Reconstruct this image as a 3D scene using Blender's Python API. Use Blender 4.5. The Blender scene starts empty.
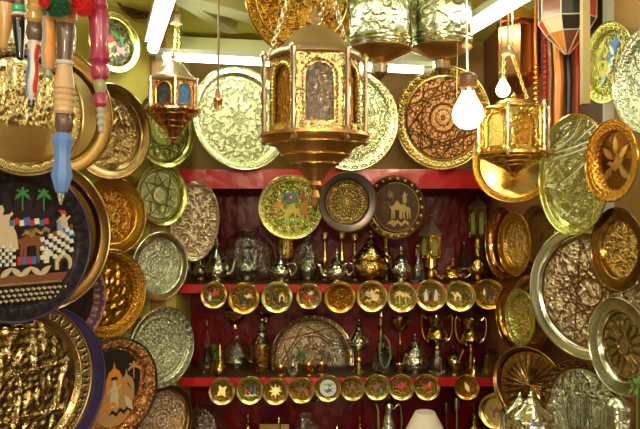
import bpy, bmesh, math, random
from mathutils import Vector, Matrix, Quaternion, noise
PI = math.pi
R = random.Random(7)
SC = bpy.context.scene
COL = SC.collection
F = 700.0
CX, CY = 320.0, 214.5

def W(px, py, Y):
    return Vector(((px - CX) / F * Y, Y, (CY - py) / F * Y))
def S(n, Y):
    return n / F * Y

# ------------------------------------------------------------------ materials
def new_mat(name):
    m = bpy.data.materials.new(name); m.use_nodes = True
    nt = m.node_tree
    return m, nt, nt.nodes, nt.links, nt.nodes['Principled BSDF']

def math_n(N, L, op, a, b=None, c=None):
    n = N.new('ShaderNodeMath'); n.operation = op
    for i, v in enumerate((a, b, c)):
        if v is None: continue
        if isinstance(v, (int, float)): n.inputs[i].default_value = v
        else: L.new(v, n.inputs[i])
    return n.outputs[0]

def metal(name, col, rough=.22, col2=None, mix=.7, fold=0, scale=4.0, freq=9.0, strength=.6, dist=.004, metallic=1.0, uv=True, fine=0.0, rough2=None, spec=None, style='contour'):
    """metal with an engraved arabesque: folded noise contours, cut as bump and as a second tone"""
    m, nt, N, L, P = new_mat(name)
    P.inputs['Metallic'].default_value = metallic
    P.inputs['Roughness'].default_value = rough
    P.inputs['Base Color'].default_value = (*col, 1)
    tc = N.new('ShaderNodeTexCoord')
    src = tc.outputs['UV'] if uv else tc.outputs['Object']
    oi = N.new('ShaderNodeObjectInfo')
    if fold:
        sp = N.new('ShaderNodeSeparateXYZ'); L.new(src, sp.inputs[0])
        r = N.new('ShaderNodeVectorMath'); r.operation = 'LENGTH'; L.new(src, r.inputs[0])
        th = math_n(N, L, 'ARCTAN2', sp.outputs[1], sp.outputs[0])
        pp = math_n(N, L, 'PINGPONG', th, PI / fold)
        cx = math_n(N, L, 'MULTIPLY', math_n(N, L, 'COSINE', pp), r.outputs['Value'])
        cy = math_n(N, L, 'MULTIPLY', math_n(N, L, 'SINE', pp), r.outputs['Value'])
        cb = N.new('ShaderNodeCombineXYZ'); L.new(cx, cb.inputs[0]); L.new(cy, cb.inputs[1])
        src2 = cb.outputs[0]
    else:
        src2 = src
    if style == 'cells':
        n1 = N.new('ShaderNodeTexVoronoi'); n1.voronoi_dimensions = '4D'; n1.feature = 'DISTANCE_TO_EDGE'
        L.new(src2, n1.inputs['Vector']); L.new(math_n(N, L, 'MULTIPLY', oi.outputs['Random'], 37.), n1.inputs['W'])
        n1.inputs['Scale'].default_value = scale
        h = math_n(N, L, 'MINIMUM', math_n(N, L, 'MULTIPLY', n1.outputs['Distance'], freq), 1.0)
    else:
        n1 = N.new('ShaderNodeTexNoise'); n1.noise_dimensions = '4D'
        n1.inputs['Scale'].default_value = scale; n1.inputs['Detail'].default_value = 1.5
        L.new(src2, n1.inputs['Vector']); L.new(math_n(N, L, 'MULTIPLY', oi.outputs['Random'], 37.), n1.inputs['W'])
        s = math_n(N, L, 'SINE', math_n(N, L, 'MULTIPLY', n1.outputs[0], freq * 6.28))
        h = math_n(N, L, 'ADD', math_n(N, L, 'MULTIPLY', math_n(N, L, 'TANH', math_n(N, L, 'MULTIPLY', s, 1.8)), .5), .5)
    hh = h
    if fine:
        n2 = N.new('ShaderNodeTexNoise'); n2.inputs['Scale'].default_value = fine; n2.inputs['Detail'].default_value = 3
        L.new(src, n2.inputs['Vector'])
        hh = math_n(N, L, 'ADD', h, math_n(N, L, 'MULTIPLY', n2.outputs[0], .9))
    if strength > 0:
        b = N.new('ShaderNodeBump'); b.inputs['Strength'].default_value = strength; b.inputs['Distance'].default_value = dist
        L.new(hh, b.inputs['Height']); L.new(b.outputs[0], P.inputs['Normal'])
    if col2 is not None:
        mx = N.new('ShaderNodeMix'); mx.data_type = 'RGBA'
        mx.inputs[6].default_value = (*col2, 1); mx.inputs[7].default_value = (*col, 1)
        f = math_n(N, L, 'ADD', math_n(N, L, 'MULTIPLY', h, mix), 1 - mix)
        L.new(f, mx.inputs[0]); L.new(mx.outputs[2], P.inputs['Base Color'])
    if rough2 is not None:
        mr = N.new('ShaderNodeMapRange'); mr.inputs['To Min'].default_value = rough2; mr.inputs['To Max'].default_value = rough
        L.new(h, mr.inputs['Value']); L.new(mr.outputs[0], P.inputs['Roughness'])
    return m

def paint(name, col, rough=.5, metallic=0, bump=0, scale=60, coat=0, col2=None, emit=None, es=0, stretch=None, bd=.01):
    m, nt, N, L, P = new_mat(name)
    P.inputs['Base Color'].default_value = (*col, 1); P.inputs['Roughness'].default_value = rough
    P.inputs['Metallic'].default_value = metallic; P.inputs['Coat Weight'].default_value = coat
    if emit: P.inputs['Emission Color'].default_value = (*emit, 1); P.inputs['Emission Strength'].default_value = es
    tc = N.new('ShaderNodeTexCoord')
    vec = tc.outputs['Object']
    if stretch:
        mp = N.new('ShaderNodeMapping'); mp.inputs['Scale'].default_value = stretch; L.new(vec, mp.inputs[0]); vec = mp.outputs[0]
    n = N.new('ShaderNodeTexNoise'); n.inputs['Scale'].default_value = scale; n.inputs['Detail'].default_value = 4
    L.new(vec, n.inputs['Vector'])
    if bump:
        b = N.new('ShaderNodeBump'); b.inputs['Strength'].default_value = bump; b.inputs['Distance'].default_value = bd
        L.new(n.outputs[0], b.inputs['Height']); L.new(b.outputs[0], P.inputs['Normal'])
    if col2 is None: col2 = tuple(c * .8 for c in col)
    mx = N.new('ShaderNodeMix'); mx.data_type = 'RGBA'
    mx.inputs[6].default_value = (*col, 1); mx.inputs[7].default_value = (*col2, 1)
    L.new(n.outputs[0], mx.inputs[0]); L.new(mx.outputs[2], P.inputs['Base Color'])
    return m

def emission(name, col, s):
    m, nt, N, L, P = new_mat(name)
    P.inputs['Base Color'].default_value = (*col, 1)
    P.inputs['Emission Color'].default_value = (*col, 1); P.inputs['Emission Strength'].default_value = s
    return m

def glass(name, col, rough=.15, trans=.0, bump=.6, scale=90, alpha=1.0):
    m, nt, N, L, P = new_mat(name)
    P.inputs['Base Color'].default_value = (*col, 1); P.inputs['Roughness'].default_value = rough
    P.inputs['Transmission Weight'].default_value = trans; P.inputs['IOR'].default_value = 1.45
    P.inputs['Alpha'].default_value = alpha
    tc = N.new('ShaderNodeTexCoord'); n = N.new('ShaderNodeTexNoise'); n.inputs['Scale'].default_value = scale
    L.new(tc.outputs['Object'], n.inputs['Vector'])
    b = N.new('ShaderNodeBump'); b.inputs['Strength'].default_value = bump; b.inputs['Distance'].default_value = .012
    L.new(n.outputs[0], b.inputs['Height']); L.new(b.outputs[0], P.inputs['Normal'])
    return m

def film(name, scale=30):
    """clear crinkled plastic film: mostly see-through with glossy folds"""
    m, nt, N, L, P = new_mat(name)
    out = [n for n in N if n.type == 'OUTPUT_MATERIAL'][0]
    g = N.new('ShaderNodeBsdfGlossy'); g.inputs['Roughness'].default_value = .12; g.inputs['Color'].default_value = (.9, .92, .85, 1)
    t = N.new('ShaderNodeBsdfTransparent'); t.inputs['Color'].default_value = (.93, .94, .9, 1)
    tc = N.new('ShaderNodeTexCoord'); n = N.new('ShaderNodeTexNoise'); n.inputs['Scale'].default_value = scale; n.inputs['Detail'].default_value = 3
    L.new(tc.outputs['Object'], n.inputs['Vector'])
    b = N.new('ShaderNodeBump'); b.inputs['Strength'].default_value = 1; b.inputs['Distance'].default_value = .02
    L.new(n.outputs[0], b.inputs['Height']); L.new(b.outputs[0], g.inputs['Normal'])
    lw = N.new('ShaderNodeLayerWeight'); lw.inputs['Blend'].default_value = .35; L.new(b.outputs[0], lw.inputs['Normal'])
    f = math_n(N, L, 'ADD', math_n(N, L, 'MULTIPLY', lw.outputs['Facing'], .55), .12)
    mx = N.new('ShaderNodeMixShader'); L.new(f, mx.inputs[0]); L.new(t.outputs[0], mx.inputs[1]); L.new(g.outputs[0], mx.inputs[2])
    L.new(mx.outputs[0], out.inputs['Surface'])
    return m

M = {}
BR = (.76, .56, .19); GB = (.70, .69, .22); AM = (.64, .36, .06); SV = (.72, .76, .58); CU = (.72, .36, .15); BZ = (.34, .19, .06)
def reg(n, c, c2, **k):
    M[n + '_plain'] = metal(n + ' polished', c, .20, strength=.12, scale=5, freq=1.0, dist=.004, uv=False, fine=0)
    M[n + '_band'] = metal(n + ' engraved band', c, .24, c2, .75, fold=30, scale=11, freq=2.6, strength=.8, dist=.004)
    M[n + '_ara'] = metal(n + ' arabesque', c, .26, c2, .8, fold=8, scale=5.5, freq=3.6, strength=.8, dist=.005, fine=55)
    M[n + '_star'] = metal(n + ' star engraved', c, .27, c2, .8, fold=8, scale=4.2, freq=4.0, strength=.8, dist=.005, fine=60)
    M[n + '_rough'] = metal(n + ' hammered relief', c, .2, c2, .8, fold=0, scale=7, freq=2.6, strength=1.0, dist=.007, fine=26)
    M[n + '_cell'] = metal(n + ' chased', c, .26, c2, .8, fold=12, scale=9, freq=9, strength=.8, dist=.005, style='cells', fine=60)
    M[n + '_emb'] = metal(n + ' embossed', c, .2, c2, .4, fold=0, scale=5, freq=2.2, strength=.5, dist=.004, fine=30)
reg('brass', BR, (.30, .17, .03)); reg('green', GB, (.32, .30, .08)); reg('amber', AM, (.40, .15, .01))
reg('silver', SV, (.42, .44, .32)); reg('oldbrass', (.46, .34, .15), (.2, .12, .04)); reg('yellow', (.80, .60, .22), (.36, .2, .05)); reg('copper', CU, (.22, .10, .03)); reg('bronze', BZ, (.08, .035, .01))
reg('pink', (.80, .68, .50), (.46, .32, .18)); reg('pale', (.88, .90, .56), (.46, .48, .24))
def body(n, c, c2, **k):
    d = dict(rough=.18, col2=c2, mix=.45, scale=38, freq=2.2, strength=.6, dist=.003, uv=False)
    d.update(k); M[n + '_body'] = metal(n + ' chased body', c, **d)
body('silver', (.74, .74, .64), (.22, .20, .15)); body('brass', (.70, .48, .13), (.2, .1, .02)); body('copper', CU, (.2, .09, .03))
body('drum', (.60, .62, .44), (.20, .21, .12), scale=30, freq=2.0, strength=.8, dist=.003, rough=.25)
body('lantern', (.60, .46, .22), (.20, .10, .03), scale=85, freq=1.6, strength=.8)
body('cone', (.62, .37, .14), (.36, .17, .05), scale=12, freq=2.0, strength=.4, dist=.004, rough=.36)
body('roof', (.50, .36, .22), (.36, .25, .14), scale=7, freq=1.0, strength=.15, rough=.36, metallic=.75)
M['black'] = metal('black enamel', (.007, .005, .008), .35, (.03, .016, .022), .7, fold=24, scale=8, freq=2, strength=.2, metallic=0)
M['black'].node_tree.nodes['Principled BSDF'].inputs['Specular IOR Level'].default_value = .25
M['darkmetal'] = metal('dull dark pewter', (.16, .13, .12), .3, strength=.1, scale=5, freq=1, uv=False)
M['verdigris'] = metal('dark olive line work', (.26, .28, .08), .3, strength=.1, scale=5, freq=1, uv=False)
M['purple'] = metal('dark violet enamel', (.022, .012, .05), .25, (.06, .04, .12), .6, scale=2.5, freq=1.5, strength=.2, metallic=0)
M['pinkenamel'] = metal('pink and black enamel', (.5, .2, .22), .3, (.02, .01, .02), .95, fold=20, scale=6, freq=3, strength=.3, metallic=.2)
M['darkscene'] = metal('dark painted ground', (.03, .035, .02), .3, (.12, .09, .03), .9, scale=5, freq=3, strength=.6, metallic=.5)
M['gilt'] = metal('gilt inlay', (.80, .60, .24), .3, strength=.3, scale=40, freq=1, dist=.002, uv=False)
M['cream'] = paint('cream inlay', (.62, .50, .32), .4)
for n, c in dict(red=(.6, .03, .02), blue=(.05, .16, .5), white=(.75, .75, .68), green=(.05, .25, .06), orange=(.75, .25, .03), teal=(.05, .30, .35), yellow=(.75, .6, .08), dark=(.02, .015, .012), brownp=(.22, .07, .03), lime=(.35, .5, .1), sky=(.25, .35, .6), tan=(.50, .26, .10)).items():
    M[n] = paint(n + ' paint', c, .35, coat=.3)
M['cloth_red'] = paint('red plastic cloth', (.27, .002, .006), .34, bump=.8, scale=3.5, coat=.0, col2=(.07, .001, .003), stretch=(1, 1, .6), bd=.05)
M['cloth_red'].node_tree.nodes['Principled BSDF'].inputs['Specular IOR Level'].default_value = .3
M['shelf_red'] = paint('bright red shelf covering', (.58, .010, .014), .25, bump=.8, scale=7, coat=.4, col2=(.45, .008, .012))
M['wall_olive'] = paint('olive plaster', (.56, .47, .09), .8, bump=.15, scale=9, col2=(.44, .36, .06))
M['ceil'] = paint('yellow green painted ceiling', (.70, .62, .10), .7, bump=.1, scale=6, col2=(.58, .53, .08))
M['beam'] = paint('pale green beam', (.58, .56, .24), .6, scale=8)
M['ochre'] = paint('brown ochre upper wall', (.42, .24, .05), .6, bump=.2, scale=8, col2=(.28, .13, .03))
M['darkwood'] = paint('dark brown board', (.10, .045, .015), .6, bump=.2, scale=12, col2=(.06, .025, .01))
M['wood'] = paint('ochre wood', (.42, .24, .07), .45, bump=.2, scale=14, stretch=(1, 1, .15), col2=(.30, .15, .04))
M['paintwood'] = paint('pale painted post', (.60, .60, .48), .5, scale=15, stretch=(1, 1, .2))
M['palepole'] = paint('pale ochre pole', (.46, .34, .13), .5, scale=14, stretch=(1, 1, .15))
M['redwall'] = paint('orange brown panel', (.24, .08, .02), .6, bump=.1, scale=8)
M['lampshade'] = paint('cream lampshade fabric', (.85, .78, .60), .8, scale=90, emit=(.9, .75, .5), es=.12)
M['cord'] = paint('brown cord', (.20, .11, .05), .6)
M['tube'] = emission('fluorescent tube glow', (.93, 1.0, .84), 13)
M['tubecap'] = paint('lamp fitting enamel', (.6, .62, .5), .4)
M['bulb'] = emission('warm bulb glow', (1.0, .78, .42), 26)
M['bulb2'] = emission('small warm bulb glow', (1.0, .76, .38), 30)
M['socket'] = paint('brown bakelite socket', (.20, .08, .03), .3)
M['film'] = film('clear cellophane')
M['crystal'] = glass('clear cut glass', (.95, .97, .93), .0, 1.0, .12, 60)
M['glass_amber'] = metal('amber hammered glass', (.62, .30, .03), .12, (.20, .07, .01), .6, scale=70, freq=1.2, strength=.9, dist=.004, metallic=.7, uv=False, fine=160)
M['glass_grey'] = metal('smoky hammered glass', (.42, .36, .28), .12, (.10, .05, .04), .8, scale=60, freq=1.2, strength=.9, dist=.004, metallic=.7, uv=False, fine=160)
M['glass_blue'] = glass('blue glass', (.10, .25, .55), .12, .2, .8, 100)
M['glass_dark'] = glass('dark textured glass', (.05, .055, .05), .2, .1, 1.0, 160)
M['glass_green'] = glass('green gold glass', (.40, .38, .10), .15, .2, 1, 100)
M['leaf'] = paint('green leaf', (.06, .20, .03), .5, scale=30, col2=(.15, .30, .05))
M['hose'] = paint('green hose', (.05, .28, .14), .4)

# ------------------------------------------------------------------ mesh helpers
class G:
    def __init__(s): s.v = []; s.f = []; s.uv = None
    def add(s, v, f):
        o = len(s.v); s.v += [tuple(x) for x in v]; s.f += [tuple(i + o for i in q) for q in f]; return s
    def xf(s, mat):
        s.v = [tuple(mat @ Vector(p)) for p in s.v]; return s
    def merge(s, g, mat=None):
        vv = g.v if mat is None else [tuple(mat @ Vector(p)) for p in g.v]
        return s.add(vv, g.f)

def T(x=0, y=0, z=0): return Matrix.Translation((x, y, z))

def lathe(prof, seg=32, rot=0.0, fl=None, caps=True):
    """revolve (r, z) about Z; closes at the axis when r is 0"""
    g = G(); v = []; f = []; rings = []
    for (r, z) in prof:
        if r < 1e-6:
            rings.append([len(v)]); v.append((0, 0, z))
        else:
            ids = []
            for k in range(seg):
                a = 2 * PI * k / seg + rot
                rr = r * (fl(a, z) if fl else 1)
                ids.append(len(v)); v.append((rr * math.cos(a), rr * math.sin(a), z))
            rings.append(ids)
    for A, B in zip(rings, rings[1:]):
        if len(A) == 1 and len(B) == 1: continue
        for k in range(seg):
            k2 = (k + 1) % seg
            if len(A) == 1: f.append((A[0], B[k2], B[k]))
            elif len(B) == 1: f.append((A[k], A[k2], B[0]))
            else: f.append((A[k], A[k2], B[k2], B[k]))
    if caps:
        if len(rings[0]) > 1: f.append(tuple(reversed(rings[0])))
        if len(rings[-1]) > 1: f.append(tuple(rings[-1]))
    return g.add(v, f)

def tube(pts, rad, seg=8, closed=False):
    pts = [Vector(p) for p in pts]; n = len(pts)
    rads = rad if isinstance(rad, (list, tuple)) else [rad] * n
    g = G(); v = []; f = []; up = None
    for i, p in enumerate(pts):
        if closed: t = pts[(i + 1) % n] - pts[i - 1]
        else: t = pts[min(i + 1, n - 1)] - pts[max(i - 1, 0)]
        t.normalize()
        if up is None:
            up = Vector((0, 0, 1)) if abs(t.z) < .9 else Vector((1, 0, 0))
        a = t.cross(up)
        if a.length < 1e-5: a = t.cross(Vector((0, 1, 0)))
        a.normalize(); b = a.cross(t).normalized(); up = b
        for k in range(seg):
            th = 2 * PI * k / seg
            v.append(p + (a * math.cos(th) + b * math.sin(th)) * rads[i])
    m = n if closed else n - 1
    for i in range(m):
        for k in range(seg):
            A = i * seg + k; B = i * seg + (k + 1) % seg; j = (i + 1) % n
            f.append((A, B, j * seg + (k + 1) % seg, j * seg + k))
    if not closed:
        f.append(tuple(range(seg - 1, -1, -1))); f.append(tuple((n - 1) * seg + k for k in range(seg)))
    return g.add(v, f)

def box(sx, sy, sz, c=(0, 0, 0)):
    g = G(); x, y, z = sx / 2, sy / 2, sz / 2
    v = [(c[0] + i * x, c[1] + j * y, c[2] + k * z) for i in (-1, 1) for j in (-1, 1) for k in (-1, 1)]
    return g.add(v, [(0, 1, 3, 2), (4, 6, 7, 5), (0, 4, 5, 1), (2, 3, 7, 6), (0, 2, 6, 4), (1, 5, 7, 3)])

def sphere(r, c=(0, 0, 0), seg=16, sz=1.0):
    n = max(6, seg // 2)
    return lathe([(r * math.sin(PI * i / n) if 0 < i < n else 0, -r * sz * math.cos(PI * i / n)) for i in range(n + 1)], seg).xf(T(*c))

def poly(pts, z0, z1):
    g = G(); n = len(pts)
    v = [(x, y, z1) for x, y in pts] + [(x, y, z0) for x, y in pts]
    f = [tuple(range(n)), tuple(range(2 * n - 1, n - 1, -1))] + [(i, i + n, (i + 1) % n + n, (i + 1) % n) for i in range(n)]
    return g.add(v, f)

def mesh_from(g, name, smooth=True, uvr=None, sharp=.6):
    me = bpy.data.meshes.new(name)
    me.from_pydata(g.v, [], g.f); me.validate()
    bm = bmesh.new(); bm.from_mesh(me)
    big = [f for f in bm.faces if len(f.verts) > 4]
    if big: bmesh.ops.triangulate(bm, faces=big, ngon_method='EAR_CLIP')
    bmesh.ops.recalc_face_normals(bm, faces=bm.faces)
    if smooth:
        for f in bm.faces: f.smooth = True
        for e in bm.edges:
            if len(e.link_faces) == 2 and e.calc_face_angle(0) > sharp: e.smooth = False
    if uvr:
        lay = bm.loops.layers.uv.new('UVMap')
        for f in bm.faces:
            for l in f.loops: l[lay].uv = (l.vert.co.x / uvr, l.vert.co.y / uvr)
    bm.to_mesh(me); bm.free()
    return me

def part(name, g, mat, parent=None, smooth=True, loc=None, label=None, uvr=None, sharp=.6):
    me = mesh_from(g, name, smooth, uvr, sharp)
    o = bpy.data.objects.new(name, me); COL.objects.link(o)
    o.data.materials.append(M[mat] if isinstance(mat, str) else mat)
    if parent: o.parent = parent
    if loc is not None: o.location = loc
    if label: o['label'] = label
    return o

def thing(name, loc, label, cat, group=None, rot=None):
    o = bpy.data.objects.new(name, None); COL.objects.link(o); o.empty_display_size = .05
    o.location = loc; o['label'] = label; o['category'] = cat
    if group: o['group'] = group
    if rot is not None: o.rotation_mode = 'QUATERNION'; o.rotation_quaternion = rot
    return o
def tagm(o, label, cat, group=None):
    o['label'] = label; o['category'] = cat
    if group: o['group'] = group
    return o
def struct(name, g, mat, smooth=False):
    o = part(name, g, mat, smooth=smooth); o['kind'] = 'structure'; return o
def quadpoly(pts, z0, z1):
    return poly(pts, z0, z1)

# ------------------------------------------------------------------ the room
BACK = 3.25; ZC = .80; ZF = -1.35
def prism_wall(a, b, t, z0, z1):
    a = Vector(a); b = Vector(b); d = (b - a).normalized(); n = Vector((-d.y, d.x)) * t
    return poly([tuple(a), tuple(b), tuple(b + n), tuple(a + n)], z0, z1)
def tracery(root, rad, n, step, r, mat, circles=(), petals=0, th=.011, z=.002):
    """raised line work: an n pointed interlaced star, circles or daisy petals"""
    g = G()
    if n:
        P_ = [Vector((math.cos(2 * PI * k / n + .2), math.sin(2 * PI * k / n + .2), 0)) * r * rad + Vector((0, 0, z)) for k in range(n)]
        k = 0; seen = set()
        for s0 in range(n):
            if s0 in seen: continue
            loop = []; k = s0
            while k not in seen: seen.add(k); loop.append(k); k = (k + step) % n
            pts = []
            for a, b in zip(loop, loop[1:] + loop[:1]):
                for q in range(4): pts.append(P_[a].lerp(P_[b], q / 4))
            g.merge(tube(pts, rad * th, 6, True))
    for c in circles:
        g.merge(tube([(c * rad * math.cos(2 * PI * q / 64), c * rad * math.sin(2 * PI * q / 64), z) for q in range(64)], rad * th, 6, True))
    for p in range(petals):
        a = 2 * PI * p / petals; c_, s_ = math.cos(a), math.sin(a); pts = []
        for q in range(20):
            t = 2 * PI * q / 20; u = .40 + .20 * math.cos(t); v = .075 * math.sin(t) * (1 + .5 * math.cos(t))
            pts.append((rad * (u * c_ - v * s_), rad * (u * s_ + v * c_), z))
        g.merge(tube(pts, rad * th * 1.2, 6, True))
    part('raised_tracery', g, mat, root)
NL = Vector((.781, -.625, 0)).normalized(); WL = Vector((-.60, 2.92, 0))
NR = Vector((-.97, -.2425, 0)).normalized(); WR = Vector((.76, 2.98, 0))
def on_wall(px, e, n, w0):
    return (n.dot(w0) + e) / n.dot(Vector(((px - CX) / F, 1, 0)))
LW = lambda px, e=0: on_wall(px, e, NL, WL)
RW = lambda px, e=0: on_wall(px, e, NR, WR)
zsplit = .19
struct('wall_back', poly([(-.80, BACK), (.90, BACK), (.90, BACK + .06), (-.80, BACK + .06)], ZF, zsplit), 'cloth_red')
struct('wall_back_upper', poly([(-.80, BACK), (.90, BACK), (.90, BACK + .06), (-.80, BACK + .06)], zsplit, ZC), 'ochre')
struct('wall_left', poly([(-.60, 2.92), (-.60 - .8 * 1.3, 2.92 - 1.3), (-.66 - .8 * 1.3, 2.92 - 1.26), (-.63, 2.95), (-.63, 3.31), (-.60, 3.31)], ZF, ZC), 'wall_olive')
struct('wall_right', poly([(.76, 2.98), (.76, 3.31), (.80, 3.31), (.80, 2.98), (.80 + .25 * 1.4, 1.58), (.76 + .25 * 1.4, 1.58)], ZF, ZC), 'redwall')
struct('ceiling', poly([(-2.0, 1.1), (1.4, 1.1), (1.4, BACK + .06), (-2.0, BACK + .06)], ZC, ZC + .05), 'ceil')
struct('floor', poly([(-2.0, -.6), (1.6, -.6), (1.6, BACK + .06), (-2.0, BACK + .06)], ZF - .05, ZF), 'darkwood')
a = W(150, 46.5, 3.02); b = W(435, 60, 3.02)
bm = box((b - a).length, .05, .078); ang = math.atan2(b.z - a.z, b.x - a.x)
o = struct('trim_1', bm, 'beam'); o.location = (a + b) / 2 + Vector((0, .03, .012)); o.rotation_euler = (0, -ang, 0)
o = struct('trim_2', box(.10, .9, .05), 'beam'); o.location = (-.20, 2.75, ZC - .026); o.rotation_euler = (0, 0, -.75)
o = struct('trim_3', box(.05, .9, .04), 'beam'); o.location = (-.50, 2.5, ZC - .021); o.rotation_euler = (0, 0, -.3)
def plank(name, px, w, n, w0, mat, d=.014):
    Y = on_wall(px, d / 2 + .001, n, w0); o = struct(name, box(w, d, ZC - ZF - .01), mat)
    o.location = ((px - CX) / F * Y, Y, (ZC + ZF) / 2); o.rotation_euler = (0, 0, math.atan2(n.x, -n.y)); return o
plank('trim_4', 158, .07, NL, WL, 'wood')
plank('trim_6', 611, .055, NR, WR, 'paintwood', .022)
plank('trim_8', 595, .16, NR, WR, 'darkwood', .012)
plank('trim_7', 628, .14, NR, WR, 'wood', .02)
Yp = RW(585, .145); o = struct('trim_5', box(.022, .026, ZC - .34), 'palepole'); o.location = ((585 - CX) / F * Yp, Yp, (ZC + .34) / 2)
def shelf(z0, z1, label, front=2.95):
    t = thing('wall_shelf', (0, front, z0), label, 'shelf', 'red covered shelves')
    g = box(1.34, BACK - front - .012, z1 - z0, (.08, (BACK - front) / 2, (z1 - z0) / 2))
    part('board', g, 'darkwood', t, False)
    part('edge_covering', box(1.342, .010, z1 - z0 + .006, (.08, -.0055, (z1 - z0) / 2)), 'shelf_red', t, False)
Z1, Z2, Z3, Z4 = .1875, -.297, -.689, -1.10
shelf(.112, Z1, 'deep topmost red shelf edge carrying the three large round trays')
shelf(Z2 - .03, Z2, 'narrow red shelf holding the upper row of teapots')
shelf(Z3 - .03, Z3, 'narrow red shelf with the lower row of saucers')
shelf(Z4 - .03, Z4, 'lowest shelf below the cream lampshade')

# ------------------------------------------------------------------ trays
def fig_camel():
    return [(-.95, .40), (-.80, .52), (-.66, .45), (-.58, .10), (-.42, .12), (-.25, .22), (-.10, .50), (.08, .50), (.20, .25), (.42, .22), (.58, .05), (.62, -.35), (.56, -.35), (.60, -.85), (.50, -.85), (.44, -.30), (.34, -.15), (.36, -.85), (.26, -.85), (.20, -.15), (-.20, -.18), (-.22, -.85), (-.32, -.85), (-.34, -.20), (-.40, -.85), (-.50, -.85), (-.48, -.10), (-.62, -.05), (-.74, .25), (-.92, .30)]
CAMEL = fig_camel()
PERSON = [(-.28, -.9), (-.32, -.2), (-.22, .25), (-.45, .05), (-.5, .12), (-.2, .45), (-.1, .48), (-.16, .68), (-.08, .86), (.08, .86), (.16, .68), (.1, .48), (.24, .4), (.5, .6), (.55, .5), (.25, .2), (.32, -.2), (.28, -.9)]
PALM = [(-.05, -.9), (.05, -.9), (.07, .3), (.5, .05), (.75, -.05), (.6, .3), (.25, .5), (.6, .6), (.5, .75), (.15, .62), (.1, .9), (-.1, .9), (-.15, .62), (-.5, .75), (-.6, .6), (-.25, .5), (-.6, .3), (-.75, -.05), (-.5, .05), (-.07, .3)]
BIRD = [(-.9, .1), (-.6, .3), (-.4, .15), (-.1, .25), (.2, .8), (.35, .3), (.9, .5), (.6, 0), (.9, -.3), (.3, -.2), (0, -.45), (-.4, -.25), (-.6, .05)]
DOME = [(-.5, -.8), (-.5, 0), (-.35, .35), (-.08, .55), (0, .9), (.08, .55), (.35, .35), (.5, 0), (.5, -.8), (.3, -.8), (.3, -.2), (.15, .1), (-.15, .1), (-.3, -.2), (-.3, -.8)]
STAR = [(math.cos(k * PI / 8 + PI / 2) * (1 if k % 2 == 0 else .45), math.sin(k * PI / 8 + PI / 2) * (1 if k % 2 == 0 else .45)) for k in range(16)]
LEAF = [(0, -1), (.3, -.5), (.38, 0), (.25, .5), (0, 1), (-.25, .5), (-.38, 0), (-.3, -.5)]
DISC = [(math.cos(k * PI / 12), math.sin(k * PI / 12)) for k in range(24)]
SQ = [(-.5, -.5), (.5, -.5), (.5, .5), (-.5, .5)]
WAVE = [(-.9, -.1), (-.6, .25), (-.3, 0), (0, .3), (.3, .05), (.6, .3), (.9, .1), (.85, -.15), (.6, .05), (.3, -.2), (0, .05), (-.3, -.25), (-.6, 0)]
FIG = dict(camel=CAMEL, person=PERSON, palm=PALM, bird=BIRD, dome=DOME, star=STAR, leaf=LEAF, sq=SQ, disc=DISC, wave=WAVE)

def figs(root, Rr, items, z=.0008, name='painted_figure'):
    """items: (shape, x, y, size, mat, rot, sx) in units of the tray radius; figures of one paint share a part"""
    chk = {}
    for k, it in enumerate(items):
        sh, x, y, s, mat = it[:5]; rot = it[5] if len(it) > 5 else 0; sx = it[6] if len(it) > 6 else 1
        c, q = math.cos(rot), math.sin(rot)
        pts = [((x + s * (sx * a * c - b * q)) * Rr, (y + s * (sx * a * q + b * c)) * Rr) for a, b in FIG[sh]]
        g = poly(pts, z - .0006, z + .0018 + .0001 * k)
        if len(it) > 7: chk.setdefault(it[7], [mat, G()])[1].merge(g)
        else: part(name if name != 'painted_figure' else 'painted_' + {'sq': 'patch', 'wave': 'border', 'disc': 'ground'}.get(sh, sh), g, mat, root, False)
    for nm, (mat, g) in chk.items(): part(nm, g, mat, root, False)

def relief(kind, seed=0):
    o = Vector((seed * 3.1, seed * 1.7, seed))
    def f(r, th, x, y):
        if kind == 'petal': return .5 * abs(math.cos(th * 8)) * (1 if .25 < r < .95 else 0) * math.sin(PI * min(1, max(0, (r - .22) / .75))) + (.6 if r < .2 else 0)
        if kind == 'ray': return .5 * math.cos(th * 24 + 4 * r) * min(1, r * 2) * (1 - .3 * r)
        if kind == 'star':
            a = (th % (PI / 4)) - PI / 8; d = abs(r * math.cos(a) - .55); d2 = abs(r * math.cos(a * 2) - .8)
            return (1 - min(1, d / .05)) * .6 + (1 - min(1, d2 / .04)) * .4
        if kind == 'fig':
            p = Vector((x * 5.5, y * 4.2, 0)) + o
            n = noise.noise(p); n2 = noise.noise(p * 2.3 + Vector((5, 5, 5)))
            return max(0, math.tanh(n * 7)) * .8 + n2 * .45
        if kind == 'tree':      # upright leafy strokes over a plain lower field
            p = Vector((x * 9, y * 2.6, 0)) + o; n = noise.noise(p); n2 = noise.noise(Vector((x * 16, y * 9, 3)) + o)
            m = min(1, max(0, (y + .30) / .12)); return m * (max(0, math.tanh((n + .05) * 6)) * .7 + n2 * .5)
        if kind == 'crowd':     # rows of upright figures between ledges
            row = math.sin(y * 9 + .8 * noise.noise(Vector((x * 2, y, 1)) + o))
            p = Vector((x * 7, y * 3.0, 0)) + o; n = noise.noise(p); n2 = noise.noise(Vector((x * 13, y * 13, 3)) + o)
            return max(0, math.tanh(n * 8)) * .9 + n2 * .4 + (.5 if row > .93 else 0)
        if kind == 'flor':
            p = Vector((x * 5, y * 5, 0)) + o
            return 1 - min(1, abs(noise.noise(p)) * 5) + .3 * noise.noise(p * 3)
        return 0
    return f

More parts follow.
